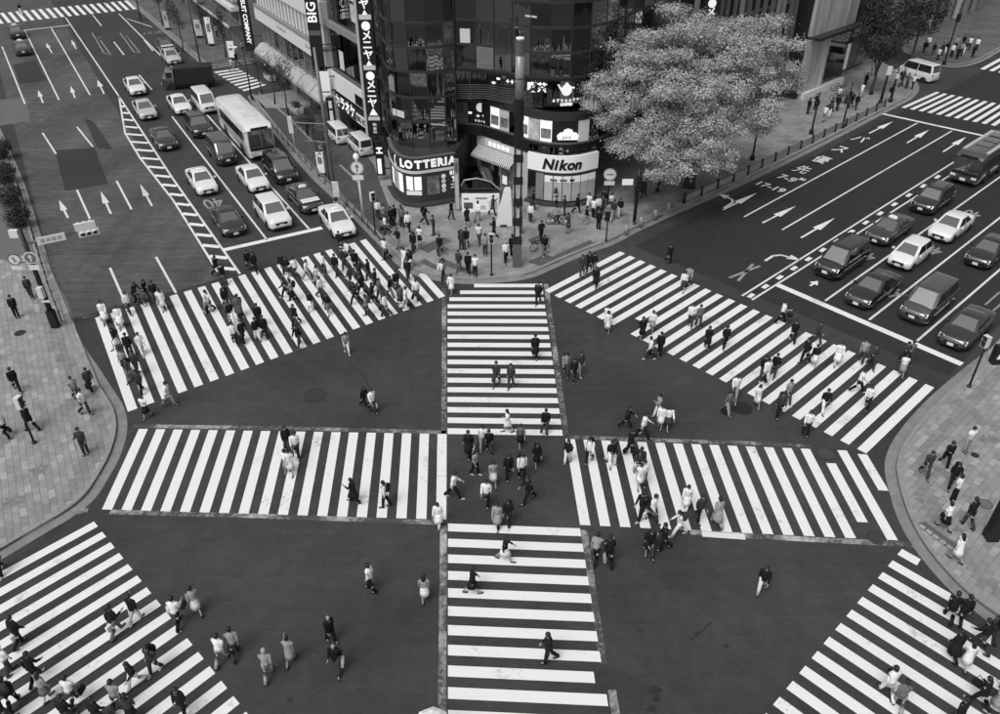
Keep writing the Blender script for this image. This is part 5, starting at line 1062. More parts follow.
for i, (px, h, lb) in enumerate((((252, 100), 5.2, 'slim dark pole at the side street crosswalk'), ((201, 66), 7.5, 'tall slim pole beside the far side street corner'), ((141, 20), 6.5, 'slim dark pole at the top of the left street'))):
    o = tag(empty('street_lamp', at_pave(px)), lb, 'pole', 'slim street lamps'); MB().tube([(0, 0, 0), (0, 0, h)], [.09, .05], 8).build('pole', MATS['steel_dark'], o, True); MB().tube([(0, 0, h), (-.7, 0, h + .2)], .04, 6).build('arm', MATS['steel_dark'], o); MB().loft([[Vector((x, y, h + .2 + z)) for x, y in ((-1.5, -.13), (-.6, -.13), (-.6, .13), (-1.5, .13))] for z in (-.05, .07)]).build('lamp', MATS['sign_white'], o)
for px, h, lb in (((880, 104), 4.6, 'thick dark lamp pole near the far right street corner'), ((890, 102), 3.6, 'thin dark signal pole beside the thick lamp pole'), ((944, 64), 7.0, 'dark lamp pole at the far corner'), ((842, 128), 4.4, 'dark post among walkers halfway along right pavement'), ((811, 134), 4.0, 'dark post beside the parked bicycles on right pavement'), ((752, 160), 3.6, 'dark post at the end of big tree on right pavement')):
    o = tag(empty('lamp_pole', at_pave(px)), lb, 'pole', 'dark poles along the right street'); MB().tube([(0, 0, 0), (0, 0, h)], [.16 if 'thick' in lb else .09, .07], 8).build('pole', MATS['steel_dark'], o, True); MB().box((0, -.12, h * .75), (.5, .1, .9) if h > 4.5 else (.25, .1, .5)).build('sign_plate', MATS['sign_face' if 'thick' in lb else 'steel_dark'], o); MB().lathe([(.22, 0), (.22, .35), (.12, .5)], 10).build('base', MATS['steel_dark'], o)
fl = tag(empty('street_lamp', at_pave((897, 52))), 'pale street lamp post at the far side street', 'street lamp'); MB().tube([(0, 0, 0), (0, 0, 3.6)], .07, 8).build('pole', MATS['steel_pale'], fl); MB().box((.2, -.1, 3.65), (.7, .3, .12)).build('lamp', MATS['sign_white'], fl)
# big black post at the right edge
bpst = tag(empty('lamp_post', at_pave((990, 538))), 'massive black post base on the right pavement', 'lamp post')
MB().loft([[Vector((x * w, y * w, z)) for x, y in ((-1, -1), (1, -1), (1, 1), (-1, 1))] for w, z in ((.25, 0), (.25, .5), (.23, .55), (.21, 2.3), (.16, 2.5), (.12, 2.7))]).build('base', MATS['steel_dark'], bpst); MB().tube([(0, 0, 2.6), (0, 0, 8)], [.13, .09], 10).build('pole', MATS['steel_dark'], bpst, True); MB().box((-.05, -.225, 1.5), (.14, .03, .12)).build('sticker', MATS['sign_white'], bpst)
# subway entrance with poster wall
se = tag(empty('subway_entrance', (-2.95, 58.3, PAVE_Z)), 'subway stair entrance with dark arched roof and white poster wall', 'subway entrance')
MB().box((1.45, 0, .75), (2.9, .12, 1.5)).build('poster_wall', MATS['sign_white'], se)
for x, w, z, h, m in ((.5, .7, .55, .5, 'display_a'), (.35, .4, 1.1, .12, 'band_mid'), (1.6, .5, .4, .3, 'poster'), (2.4, .6, .6, .7, 'poster'), (1.5, .9, 1.15, .1, 'band_mid')): MB().box((x, -.07, z), (w, .02, h)).build('poster', MATS[m], se)
for x in (.05, 2.85): MB().box((x, 1.6, .7), (.1, 3.1, 1.4)).build('side_wall', MATS['band_mid'], se)
MB().prism([(.1, .2), (2.8, .2), (2.8, 3.1), (.1, 3.1)], .0, .02).build('stair_floor', MATS['core_dark'], se)
mb = MB(); mb.loft([[Vector((x, y, z)) for x, z in ((-.05, 1.5), (2.95, 1.5), (2.95, 1.6), (2.2, 2.25), (1.2, 2.5), (.2, 2.35), (-.05, 1.9))] for y in (.5, 3.2)]); sharp(mb.build('roof', MATS['glass_d'], se), 30)
MB().tube([(-.05, .45, 1.95), (.2, .45, 2.42), (1.2, .45, 2.56), (2.2, .45, 2.3), (2.95, .45, 1.62)], .06, 6).build('roof_edge', MATS['steel_pale'], se)
sp = tag(empty('sign_pillar', (-3.3, 58.5, PAVE_Z)), 'grey vertical sign pillar between burger shop and subway entrance', 'sign pillar'); MB().box((0, 0, 2.1), (.36, .25, 4.2)).build('pillar', MATS['grey_clad'], sp); MB().box((0, -.135, 1.6), (.26, .02, 2.8)).build('panel', MATS['pale_stone'], sp); MB().box((0, -.135, 3.6), (.2, .02, .7)).build('panel', MATS['band_mid'], sp)
wc = tag(empty('white_banner_stand', at_pave((506, 224))), 'white tapered cloth-covered stand beside the lamp pillar', 'stand')
MB().loft([[Vector((x * w + lean, y * d, z)) for x, y in ((-1, -1), (1, -1), (1, 1), (-1, 1))] for w, d, lean, z in ((.62, .35, -.15, 0), (.5, .3, -.08, 1.0), (.36, .22, .02, 2.0), (.26, .12, .08, 2.7), (.2, .06, .1, 2.95))]).build('cover', mat('cloth_white', .75, .8, bump=.6, scale=3), wc); MB().box((-.2, -.4, .05), (.5, .3, .1)).build('foot', MATS['steel_dark'], wc)
# bicycles
def bicycle(label, px, az):
    o = tag(empty('bicycle', at_pave(px), -R(az)), label, 'bicycle', 'bicycles')
    for y in (-.52, .52):
        mb = MB(); n = 18; rings = [[Vector((x, y + rr * math.cos(2 * math.pi * i / n), .33 + rr * math.sin(2 * math.pi * i / n))) for x, rr in ((-.02, .33), (.02, .33), (.02, .29), (-.02, .29))] for i in range(n + 1)]; mb.loft(rings, 0, False); w = mb.build('wheel', MATS['tyre'], o)
        MB().lathe([(.03, -.04), (.03, .04)], 8, 0, M=Matrix.Translation((0, y, .33)) @ Matrix.Rotation(R(90), 4, 'Y')).build('hub', MATS['chrome'], w)
        mb = MB()
        for k in range(6): a = k * math.pi / 3; mb.tube([(0, y, .33), (0, y + .3 * math.cos(a), .33 + .3 * math.sin(a))], .006, 4)
        mb.build('spokes', MATS['chrome'], w)
    for pts in (((0, -.52, .33), (0, -.05, .3)), ((0, -.05, .3), (0, -.18, .82)), ((0, -.05, .3), (0, .42, .75)), ((0, -.16, .7), (0, .4, .8)), ((0, .52, .33), (0, .38, .95)), ((0, -.52, .33), (0, -.16, .7))): MB().tube(pts, .02, 6).build('frame_tube', MATS['steel_dark'], o)
    MB().tube([(-.27, .22, .98), (-.2, .36, 1.0), (.2, .36, 1.0), (.27, .22, .98)], .015, 6).build('handlebar', MATS['chrome'], o); MB().loft([[Vector((x * w, y, .85 + z)) for x, z in ((-1, 0), (1, 0), (.7, .06), (-.7, .06))] for y, w in ((-.3, .1), (-.2, .1), (-.02, .035))]).build('saddle', MATS['trim_black'], o); MB().box((0, .62, .82), (.34, .26, .24)).build('basket', MATS['steel_grey'], o)
    return o
BIKES = [bicycle('bicycle ridden past the camera shop front', (558, 229), 300), bicycle('bicycle wheeled beside the lamp pillar', (540, 250), 240), bicycle('bicycle parked by the pale stone building, left of two', (838, 92), 130), bicycle('bicycle parked by the pale stone building, right of two', (836, 102), 130), bicycle('bicycle ridden along the top of the far left crosswalk', (138, 303), 120)]
BIKES[-1].location.z = 0
mu = tag(empty('utility_box', at_pave((995, 363))), 'dark utility box with white triangle at right pavement edge', 'utility box'); MB().loft([[Vector((x * w, y * w, z)) for x, y in ((-1, -.7), (1, -.7), (1, .7), (-1, .7))] for w, z in ((.3, 0), (.3, 1.1), (.26, 1.2))]).build('cabinet', MATS['steel_dark'], mu); MB().add([(-.18, -.22, .4), (.1, -.22, .4), (-.02, -.22, .95)], [(0, 1, 2)]).build('triangle', MATS['sign_white'], mu)

# clutter of the far left street: banner boards and a white kiosk
for px, w, h, m, lb in (((212, 46), .7, 3.2, 'sign_white', 'tall white banner board on the far left street pavement'), ((200, 38), .9, 2.0, 'poster', 'low poster board beside the tall white banner'), ((233, 60), .8, 1.9, 'sign_white', 'white board standing at the foot of the suit shop sign'), ((168, 30), .6, 2.2, 'pale_stone', 'small pale banner near the bus bay marking'), ((322, 176), .6, 1.8, 'sign_white', 'white notice board leaning at the guard rail')):
    o = tag(empty('banner_board', at_pave(px)), lb, 'sign board', 'boards along the left street'); MB().box((0, 0, .3 + h / 2), (w, .12, h)).build('panel', MATS[m], o); MB().box((0, 0, .15), (w * .8, .4, .3)).build('base', MATS['steel_dark'], o); MB().box((0, -.07, .3 + h * .6), (w * .6, .02, h * .3)).build('print', MATS['display_b'], o)
for px, lb in (((270, 79), 'pale planter box at the side street corner'), ((297, 112), 'pale planter box beside the thin young tree')):
    o = tag(empty('planter', at_pave(px), R(30)), lb, 'planter', 'planters of the left street'); MB().box((0, 0, .3), (.8, 2.2, .6)).build('box', MATS['pale_stone'], o); stuff(foliage('plants', [(0, 0, .7, .35, 1.0, .25)], 700, .14, 'leafdark', 5, o, shell=.3))
# walkers: image column, image row of the feet, heading, outfit (0 trousers, 1 skirt, 2 jacket, 3 coat),
# tone of top and of bottom (0 black to 4 white), hair (1 long, 2 grey, 3 bald), carried (1 handbag, 2 tote, 3 backpack, 4 umbrella, 5 bicycle)
PEOPLE = [
 (17.6, 317.5, 150, 2, 0, 0, 0, 0), (32.1, 297.9, 160, 0, 1, 1, 0, 0), (106.6, 323.0, 170, 3, 4, 3, 0, 1), (122.1, 327.5, 150, 3, 4, 3, 0, 1),
 (130.4, 314.2, 130, 0, 4, 1, 0, 0), (136.7, 303.5, 120, 0, 0, 0, 0, 5), (147.4, 300.5, 110, 0, 0, 1, 0, 0), (156.7, 303.5, 160, 0, 0, 1, 0, 0),
 (164.2, 310.5, 165, 1, 4, 4, 1, 0), (208.6, 312.5, 100, 0, 4, 3, 0, 0), (224.4, 284.2, 130, 0, 0, 1, 0, 0), (217.7, 276.6, 130, 0, 0, 0, 0, 0),
 (226.9, 308.5, 160, 0, 0, 1, 0, 0), (239.5, 317.5, 150, 3, 2, 1, 0, 0), (249.6, 270.9, 140, 0, 0, 1, 0, 0), (255.7, 273.4, 150, 0, 0, 0, 0, 3),
 (283.5, 273.4, 190, 0, 0, 0, 0, 0), (288.3, 276.4, 200, 1, 0, 1, 1, 0), (296.5, 278.4, 280, 0, 4, 1, 0, 0), (286.5, 298.4, 280, 0, 1, 0, 0, 0),
 (293.3, 301.5, 270, 0, 3, 0, 0, 3), (307.8, 280.9, 100, 0, 4, 3, 0, 0), (317.4, 285.4, 100, 1, 4, 3, 1, 0), (324.6, 274.1, 90, 0, 4, 1, 0, 0),
 (311.6, 311.0, 180, 1, 0, 4, 1, 0), (321.1, 298.4, 100, 0, 4, 1, 0, 0), (328.4, 314.2, 170, 1, 0, 2, 1, 0), (336.7, 275.9, 200, 0, 0, 1, 0, 0),
 (343.4, 267.9, 190, 0, 1, 1, 0, 0), (348.4, 260.8, 200, 0, 4, 0, 0, 1), (340.4, 250.8, 180, 0, 0, 1, 0, 0), (356.0, 270.9, 180, 0, 0, 0, 0, 0),
 (351.2, 288.4, 270, 0, 1, 1, 0, 0), (356.0, 304.0, 260, 0, 0, 0, 0, 3), (362.5, 295.4, 280, 2, 0, 0, 0, 0), (367.5, 316.5, 270, 0, 3, 1, 0, 3),
 (376.0, 290.9, 100, 0, 0, 1, 0, 0), (373.0, 303.5, 90, 1, 0, 0, 1, 0), (380.0, 301.0, 100, 0, 2, 1, 0, 0), (386.1, 316.5, 270, 0, 4, 1, 0, 1),
 (396.8, 290.9, 180, 0, 0, 1, 0, 0), (400.6, 306.0, 110, 1, 2, 1, 1, 0), (406.1, 309.0, 100, 0, 4, 4, 0, 1), (416.9, 301.0, 200, 0, 4, 1, 0, 1),
 (408.6, 280.9, 170, 0, 0, 1, 0, 0), (360.5, 280.4, 100, 0, 1, 0, 0, 0), (369.3, 280.4, 280, 0, 0, 1, 0, 0), (390.6, 297.9, 100, 0, 0, 2, 0, 0),
 (378.5, 219.0, 160, 0, 4, 1, 0, 0), (384.3, 223.2, 150, 0, 3, 1, 0, 0), (391.8, 226.7, 170, 0, 0, 0, 0, 0), (386.1, 234.8, 250, 0, 4, 1, 0, 1),
 (401.9, 225.7, 190, 0, 2, 1, 0, 0), (398.6, 248.3, 200, 0, 0, 3, 0, 0), (386.8, 259.3, 270, 0, 4, 0, 0, 0), (413.6, 251.8, 180, 0, 0, 1, 0, 3),
 (405.1, 267.9, 200, 0, 4, 4, 0, 1), (410.1, 269.9, 210, 0, 0, 4, 0, 3), (443.2, 279.9, 170, 0, 2, 3, 0, 3), (260.2, 326.8, 150, 3, 0, 0, 0, 0),
 (296.5, 325.5, 190, 0, 0, 0, 0, 0), (232.1, 323.0, 150, 0, 0, 4, 0, 3), (18.1, 390.8, 130, 0, 0, 0, 0, 0), (33.1, 430.9, 300, 2, 0, 0, 0, 1),
 (7.0, 436.7, 300, 0, 4, 0, 0, 1), (87.3, 414.6, 110, 0, 4, 1, 0, 2), (92.3, 390.8, 130, 0, 1, 0, 0, 1), (78.2, 400.8, 150, 0, 3, 1, 0, 0),
 (86.5, 453.5, 170, 0, 1, 1, 0, 4), (117.9, 348.9, 200, 1, 0, 4, 0, 3), (131.6, 357.2, 160, 0, 0, 0, 0, 0), (143.4, 354.7, 150, 0, 4, 4, 0, 1),
 (126.6, 371.5, 190, 1, 3, 0, 0, 0), (131.6, 380.7, 170, 0, 1, 2, 0, 3), (142.4, 393.3, 190, 0, 1, 0, 0, 0), (147.9, 417.9, 190, 1, 4, 0, 1, 0),
 (170.5, 405.8, 110, 0, 4, 3, 0, 0), (235.7, 344.6, 150, 0, 4, 0, 0, 0), (244.5, 342.6, 140, 0, 0, 0, 0, 1), (163.0, 309.5, 160, 0, 4, 1, 0, 0),
 (210.6, 312.0, 190, 0, 4, 0, 0, 1), (226.9, 305.5, 140, 0, 0, 1, 0, 0), (240.7, 315.5, 160, 0, 1, 1, 0, 0), (138.4, 375.2, 10, 0, 1, 1, 0, 0),
 (258.2, 340.6, 150, 0, 0, 4, 0, 0), (265.7, 338.1, 150, 0, 0, 0, 0, 1), (299.5, 346.6, 180, 0, 0, 1, 0, 0), (347.2, 353.2, 170, 0, 3, 4, 1, 0),
 (365.0, 408.3, 120, 0, 0, 0, 1, 0), (373.0, 413.3, 130, 0, 4, 1, 0, 2), (297.3, 456.0, 160, 0, 4, 0, 0, 1), (288.3, 451.0, 150, 0, 0, 1, 0, 0),
 (291.5, 473.5, 170, 1, 4, 4, 1, 0), (288.3, 472.5, 200, 1, 4, 3, 1, 0), (354.2, 502.3, 280, 3, 0, 0, 1, 0), (386.1, 506.8, 270, 0, 4, 0, 0, 3),
 (438.7, 525.9, 190, 3, 4, 4, 1, 0), (534.9, 358.2, 190, 3, 0, 0, 0, 0), (496.5, 385.3, 180, 0, 1, 1, 0, 1), (510.8, 387.8, 180, 0, 1, 1, 0, 0),
 (565.5, 375.2, 190, 0, 3, 1, 0, 3), (573.5, 381.7, 180, 0, 0, 1, 0, 0), (580.0, 375.2, 170, 0, 1, 3, 0, 0), (607.1, 333.1, 190, 1, 4, 4, 1, 0),
 (469.0, 455.7, 180, 3, 0, 0, 0, 2), (482.7, 448.9, 190, 0, 4, 3, 0, 1), (489.0, 453.2, 180, 0, 0, 1, 0, 0), (507.8, 432.1, 250, 1, 4, 4, 1, 0),
 (520.4, 446.4, 170, 1, 2, 0, 1, 0), (545.4, 432.6, 190, 0, 0, 1, 0, 1), (536.7, 465.7, 180, 1, 0, 0, 0, 3), (475.2, 474.7, 110, 0, 3, 0, 1, 0),
 (508.3, 479.2, 180, 0, 0, 0, 0, 0), (521.6, 480.2, 180, 0, 4, 0, 0, 3), (567.5, 463.2, 220, 0, 0, 4, 1, 0), (588.6, 463.2, 190, 0, 4, 0, 0, 3),
 (611.9, 464.4, 130, 0, 0, 4, 0, 0), (628.7, 454.4, 100, 0, 0, 0, 0, 0), (626.2, 429.6, 100, 2, 0, 0, 0, 0), (642.0, 438.1, 110, 0, 4, 0, 0, 0),
 (453.9, 497.8, 100, 0, 4, 0, 0, 0), (493.3, 484.8, 170, 1, 3, 4, 1, 0), (486.5, 505.8, 200, 0, 4, 0, 0, 0), (497.3, 526.6, 190, 3, 3, 0, 1, 0),
 (508.3, 523.4, 180, 0, 0, 0, 0, 3), (528.4, 501.3, 250, 2, 0, 0, 0, 0), (504.8, 560.5, 100, 1, 0, 4, 1, 0), (595.1, 561.0, 20, 0, 3, 0, 0, 0),
 (608.1, 563.5, 10, 0, 0, 0, 0, 2), (637.0, 475.2, 160, 0, 1, 4, 0, 3), (642.0, 485.3, 180, 0, 4, 1, 0, 0), (640.7, 518.4, 220, 0, 0, 0, 0, 2),
 (648.2, 554.2, 170, 0, 0, 1, 0, 0), (472.7, 593.2, 90, 1, 0, 0, 1, 0), (547.9, 661.6, 270, 2, 0, 0, 0, 0), (425.1, 600.7, 0, 1, 3, 4, 1, 0),
 (641.4, 339.4, 190, 1, 0, 0, 1, 0), (651.4, 332.1, 200, 1, 4, 3, 1, 0), (649.6, 359.4, 250, 0, 4, 1, 0, 1), (659.2, 355.7, 200, 0, 0, 0, 0, 0),
 (689.8, 326.6, 190, 0, 4, 1, 0, 0), (697.8, 327.1, 170, 0, 2, 1, 0, 0), (706.6, 348.1, 190, 3, 0, 0, 1, 0), (724.1, 348.1, 180, 0, 0, 0, 1, 0),
 (780.5, 323.1, 110, 0, 4, 0, 0, 1), (791.8, 342.1, 200, 0, 0, 0, 0, 0), (803.6, 362.7, 240, 0, 0, 0, 0, 0), (812.6, 366.2, 200, 1, 0, 4, 0, 0),
 (815.1, 343.1, 150, 0, 1, 1, 0, 0), (761.7, 380.2, 190, 0, 0, 1, 0, 0), (773.5, 375.7, 200, 0, 0, 1, 0, 0), (756.0, 406.3, 190, 1, 4, 4, 1, 0),
 (764.2, 382.7, 170, 0, 4, 4, 0, 1), (733.4, 398.3, 180, 0, 4, 3, 0, 0), (725.9, 414.8, 130, 0, 2, 3, 0, 1), (785.6, 403.3, 170, 0, 3, 1, 0, 0),
 (778.0, 417.4, 200, 0, 1, 0, 0, 3), (835.7, 365.7, 200, 3, 4, 4, 0, 0), (822.4, 412.1, 190, 0, 0, 4, 0, 0), (805.1, 434.7, 210, 0, 4, 0, 0, 1),
 (659.7, 428.4, 190, 1, 4, 4, 1, 0), (667.2, 428.4, 170, 1, 4, 1, 1, 0), (657.7, 417.9, 270, 0, 3, 4, 0, 0), (610.5, 464.7, 160, 0, 0, 4, 0, 0),
 (630.1, 454.4, 100, 0, 0, 0, 0, 0), (638.9, 472.0, 180, 0, 1, 1, 0, 0), (638.9, 486.5, 170, 1, 4, 4, 1, 0), (643.1, 517.4, 210, 0, 0, 0, 0, 0),
 (651.4, 520.9, 150, 0, 4, 1, 0, 2), (685.3, 508.3, 190, 3, 4, 4, 1, 0), (698.3, 520.9, 170, 0, 1, 0, 0, 0), (715.8, 524.9, 350, 3, 3, 3, 0, 1),
 (647.6, 553.5, 190, 1, 0, 0, 1, 0), (662.7, 549.9, 280, 0, 0, 0, 0, 1), (677.7, 535.4, 270, 0, 4, 4, 0, 3), (760.5, 593.1, 200, 0, 0, 4, 0, 0),
 (860.3, 363.2, 200, 0, 3, 1, 0, 0), (869.9, 367.7, 180, 0, 1, 1, 0, 1), (856.6, 392.3, 110, 0, 4, 0, 0, 0), (865.8, 408.3, 200, 0, 4, 0, 1, 0),
 (900.5, 375.7, 190, 1, 4, 3, 1, 0), (906.7, 363.2, 180, 0, 2, 1, 0, 1), (901.7, 363.9, 190, 0, 1, 1, 0, 0), (923.5, 475.7, 200, 0, 1, 1, 0, 2),
 (943.1, 466.4, 190, 0, 0, 0, 0, 0), (950.1, 486.5, 200, 0, 0, 0, 0, 3), (964.4, 451.4, 160, 0, 4, 3, 0, 4), (951.9, 500.8, 340, 0, 4, 0, 0, 0),
 (942.6, 528.4, 350, 1, 4, 0, 0, 1), (965.6, 525.9, 0, 0, 0, 1, 0, 0), (954.4, 560.5, 350, 1, 4, 4, 1, 0), (946.8, 619.8, 10, 0, 0, 0, 0, 1),
 (959.4, 622.3, 0, 0, 0, 0, 0, 2), (950.6, 658.4, 0, 3, 0, 0, 0, 0), (963.1, 667.1, 20, 1, 4, 4, 1, 0), (885.4, 695.5, 10, 0, 4, 4, 0, 1),
 (895.9, 708.5, 20, 0, 2, 3, 0, 0), (978.2, 648.3, 330, 0, 0, 1, 0, 0), (989.5, 641.6, 0, 0, 1, 1, 0, 3), (976.9, 706.0, 330, 0, 0, 0, 0, 1),
 (992.7, 710.5, 340, 1, 3, 3, 1, 0), (1000.3, 708.0, 0, 0, 0, 1, 0, 0), (953.6, 725.6, 350, 0, 0, 1, 0, 0), (2.0, 573.1, 160, 0, 0, 0, 0, 1),
 (22.1, 644.8, 10, 0, 0, 0, 0, 2), (37.6, 680.9, 10, 0, 0, 0, 0, 0), (15.5, 706.0, 330, 0, 0, 0, 0, 3), (48.9, 699.2, 20, 1, 3, 2, 1, 0),
 (75.7, 703.5, 20, 0, 4, 1, 0, 1), (117.9, 634.0, 20, 0, 0, 2, 0, 2), (137.4, 621.8, 10, 0, 0, 4, 0, 0), (156.0, 672.2, 190, 0, 1, 1, 0, 3),
 (137.4, 686.0, 200, 0, 0, 4, 1, 0), (120.4, 708.0, 10, 0, 3, 1, 0, 1), (134.2, 720.6, 0, 1, 1, 0, 1, 0), (185.1, 714.0, 190, 2, 0, 0, 0, 0),
 (179.3, 625.3, 350, 0, 4, 0, 0, 1), (197.6, 613.2, 340, 1, 3, 4, 0, 0), (223.2, 662.4, 20, 0, 4, 3, 0, 2), (236.2, 655.9, 350, 0, 3, 1, 0, 0),
 (71.5, 724.3, 10, 0, 0, 1, 0, 0), (101.6, 725.6, 20, 0, 0, 1, 0, 0), (7.5, 721.8, 20, 0, 0, 1, 0, 0), (11.3, 672.9, 30, 0, 4, 1, 0, 0),
 (371.0, 590.7, 280, 0, 4, 0, 0, 0), (331.6, 641.6, 130, 2, 0, 0, 3, 0), (337.9, 670.4, 170, 0, 0, 1, 3, 2), (269.7, 677.2, 350, 0, 3, 3, 2, 0),
 (291.5, 662.9, 10, 1, 3, 3, 0, 0), (451.5, 219.7, 110, 0, 0, 1, 0, 0), (467.3, 225.7, 0, 1, 0, 0, 1, 0), (477.8, 221.5, 20, 0, 4, 3, 0, 0),
 (479.0, 243.8, 200, 0, 4, 1, 0, 0), (403.1, 227.2, 200, 0, 2, 1, 0, 0), (466.5, 248.3, 190, 0, 0, 2, 0, 0), (461.5, 250.8, 170, 0, 1, 1, 0, 3),
 (459.0, 271.9, 200, 0, 1, 2, 0, 0), (468.3, 273.9, 180, 0, 0, 0, 0, 0), (475.3, 276.4, 170, 0, 4, 0, 0, 0), (442.2, 279.9, 200, 0, 4, 0, 0, 3),
 (451.5, 293.4, 190, 1, 4, 4, 1, 0), (505.9, 262.8, 180, 0, 4, 0, 2, 0), (512.1, 256.6, 0, 0, 0, 0, 0, 0), (541.0, 240.8, 180, 0, 0, 0, 0, 0),
 (544.2, 254.8, 190, 0, 0, 2, 0, 0), (559.3, 225.2, 270, 0, 3, 1, 0, 5), (555.5, 204.7, 0, 0, 4, 0, 0, 3), (576.8, 213.2, 100, 2, 0, 0, 0, 0),
 (564.3, 215.7, 290, 0, 1, 1, 0, 0), (593.1, 218.2, 200, 0, 4, 0, 0, 0), (597.7, 215.7, 160, 0, 4, 1, 0, 0), (588.6, 212.2, 190, 0, 4, 4, 0, 0),
 (601.9, 213.9, 200, 0, 1, 1, 0, 0), (607.7, 220.7, 170, 0, 3, 4, 0, 0), (613.2, 219.5, 190, 0, 1, 3, 0, 0), (619.5, 217.2, 200, 0, 0, 4, 0, 0),
 (610.7, 211.4, 160, 1, 4, 1, 1, 0), (603.2, 208.9, 180, 0, 0, 0, 0, 0), (413.9, 252.3, 190, 0, 0, 1, 0, 3), (385.5, 258.3, 200, 0, 4, 2, 0, 0),
 (538.0, 304.2, 190, 2, 0, 0, 0, 0), (581.9, 275.9, 200, 0, 1, 1, 0, 0), (588.6, 271.4, 190, 2, 0, 0, 0, 0), (593.6, 272.4, 200, 0, 0, 2, 1, 0),
 (595.6, 287.4, 200, 3, 0, 0, 1, 0), (606.9, 326.0, 190, 1, 4, 4, 1, 0), (668.3, 264.6, 160, 0, 0, 0, 0, 0), (682.9, 290.9, 200, 1, 4, 1, 1, 0),
 (687.4, 287.4, 190, 0, 3, 1, 0, 0), (807.2, 114.8, 50, 0, 0, 1, 0, 0), (814.7, 109.8, 230, 0, 0, 0, 0, 0), (823.2, 121.9, 40, 0, 4, 3, 0, 0),
 (830.2, 113.3, 230, 0, 1, 1, 0, 0), (836.5, 110.8, 40, 0, 0, 1, 0, 0), (849.8, 108.8, 230, 0, 0, 0, 0, 3), (855.3, 109.8, 40, 0, 0, 1, 0, 0),
 (860.3, 97.3, 50, 0, 4, 4, 0, 0), (864.3, 88.3, 230, 0, 0, 0, 0, 0), (870.9, 75.7, 50, 0, 3, 3, 0, 0), (837.8, 101.6, 230, 0, 4, 0, 0, 0),
 (845.3, 104.1, 230, 0, 2, 1, 0, 0), (828.2, 117.9, 40, 0, 1, 4, 0, 0), (889.2, 100.8, 30, 0, 0, 4, 0, 0), (900.5, 86.5, 60, 0, 1, 1, 0, 0),
 (906.0, 88.3, 250, 0, 2, 1, 0, 0), (911.7, 89.3, 240, 0, 4, 1, 0, 0), (903.0, 80.2, 250, 0, 3, 1, 0, 0), (923.0, 53.9, 200, 0, 0, 1, 0, 0),
 (926.8, 48.9, 210, 0, 4, 1, 0, 0), (931.8, 56.4, 190, 0, 0, 2, 0, 0), (936.8, 61.4, 200, 0, 4, 1, 0, 0), (940.6, 56.4, 210, 0, 1, 1, 0, 0),
 (945.1, 53.9, 190, 0, 0, 4, 0, 0), (950.6, 57.7, 200, 0, 4, 0, 0, 0), (956.1, 60.2, 220, 0, 0, 0, 0, 0), (960.1, 56.4, 200, 0, 3, 1, 0, 0),
 (964.4, 53.9, 210, 0, 1, 4, 0, 0), (968.2, 50.2, 190, 0, 4, 1, 0, 0), (971.9, 57.7, 200, 0, 0, 0, 0, 0), (975.2, 51.4, 220, 0, 4, 0, 0, 0),
 (961.9, 47.6, 200, 0, 0, 1, 0, 0), (954.4, 50.2, 210, 0, 3, 0, 0, 0), (21.3, 14.5, 90, 0, 0, 4, 0, 0), (104.1, 4.5, 270, 0, 4, 1, 0, 0),
 (210.0, 30.1, 150, 0, 0, 1, 0, 0), (217.6, 37.6, 330, 0, 4, 1, 0, 0), (232.6, 71.5, 120, 0, 4, 3, 0, 0), (237.6, 65.7, 300, 0, 0, 0, 0, 0),
 (223.8, 18.8, 150, 0, 1, 4, 0, 0), (243.9, 53.9, 330, 0, 3, 1, 0, 0), (205.0, 15.0, 150, 0, 4, 0, 0, 0), (307.8, 135.4, 150, 0, 0, 1, 0, 0),
 (395.0, 225.2, 160, 0, 0, 1, 0, 0), (408.8, 232.7, 200, 0, 4, 0, 0, 0), (425.1, 225.2, 110, 0, 0, 0, 0, 3), (433.9, 235.3, 250, 0, 1, 1, 0, 0),
 (420.1, 245.3, 190, 1, 4, 0, 1, 0), (440.2, 255.3, 200, 0, 0, 1, 0, 1), (485.3, 255.3, 170, 0, 3, 1, 0, 0), (494.1, 237.8, 300, 0, 0, 0, 0, 0),
 (520.4, 232.7, 120, 0, 1, 2, 0, 0), (530.5, 222.7, 200, 0, 4, 1, 0, 0), (568.1, 232.7, 250, 1, 1, 1, 1, 0), (585.6, 225.2, 90, 0, 0, 3, 0, 0),
 (598.2, 230.2, 200, 0, 0, 0, 0, 0), (492.8, 215.2, 90, 0, 1, 1, 0, 0), (517.9, 213.9, 270, 0, 4, 0, 0, 3), (533.0, 210.2, 100, 0, 0, 1, 0, 0),
 (635.2, 203.9, 50, 0, 0, 1, 0, 0), (642.7, 197.6, 230, 0, 4, 1, 0, 0), (657.8, 192.6, 50, 0, 1, 0, 0, 0),
]
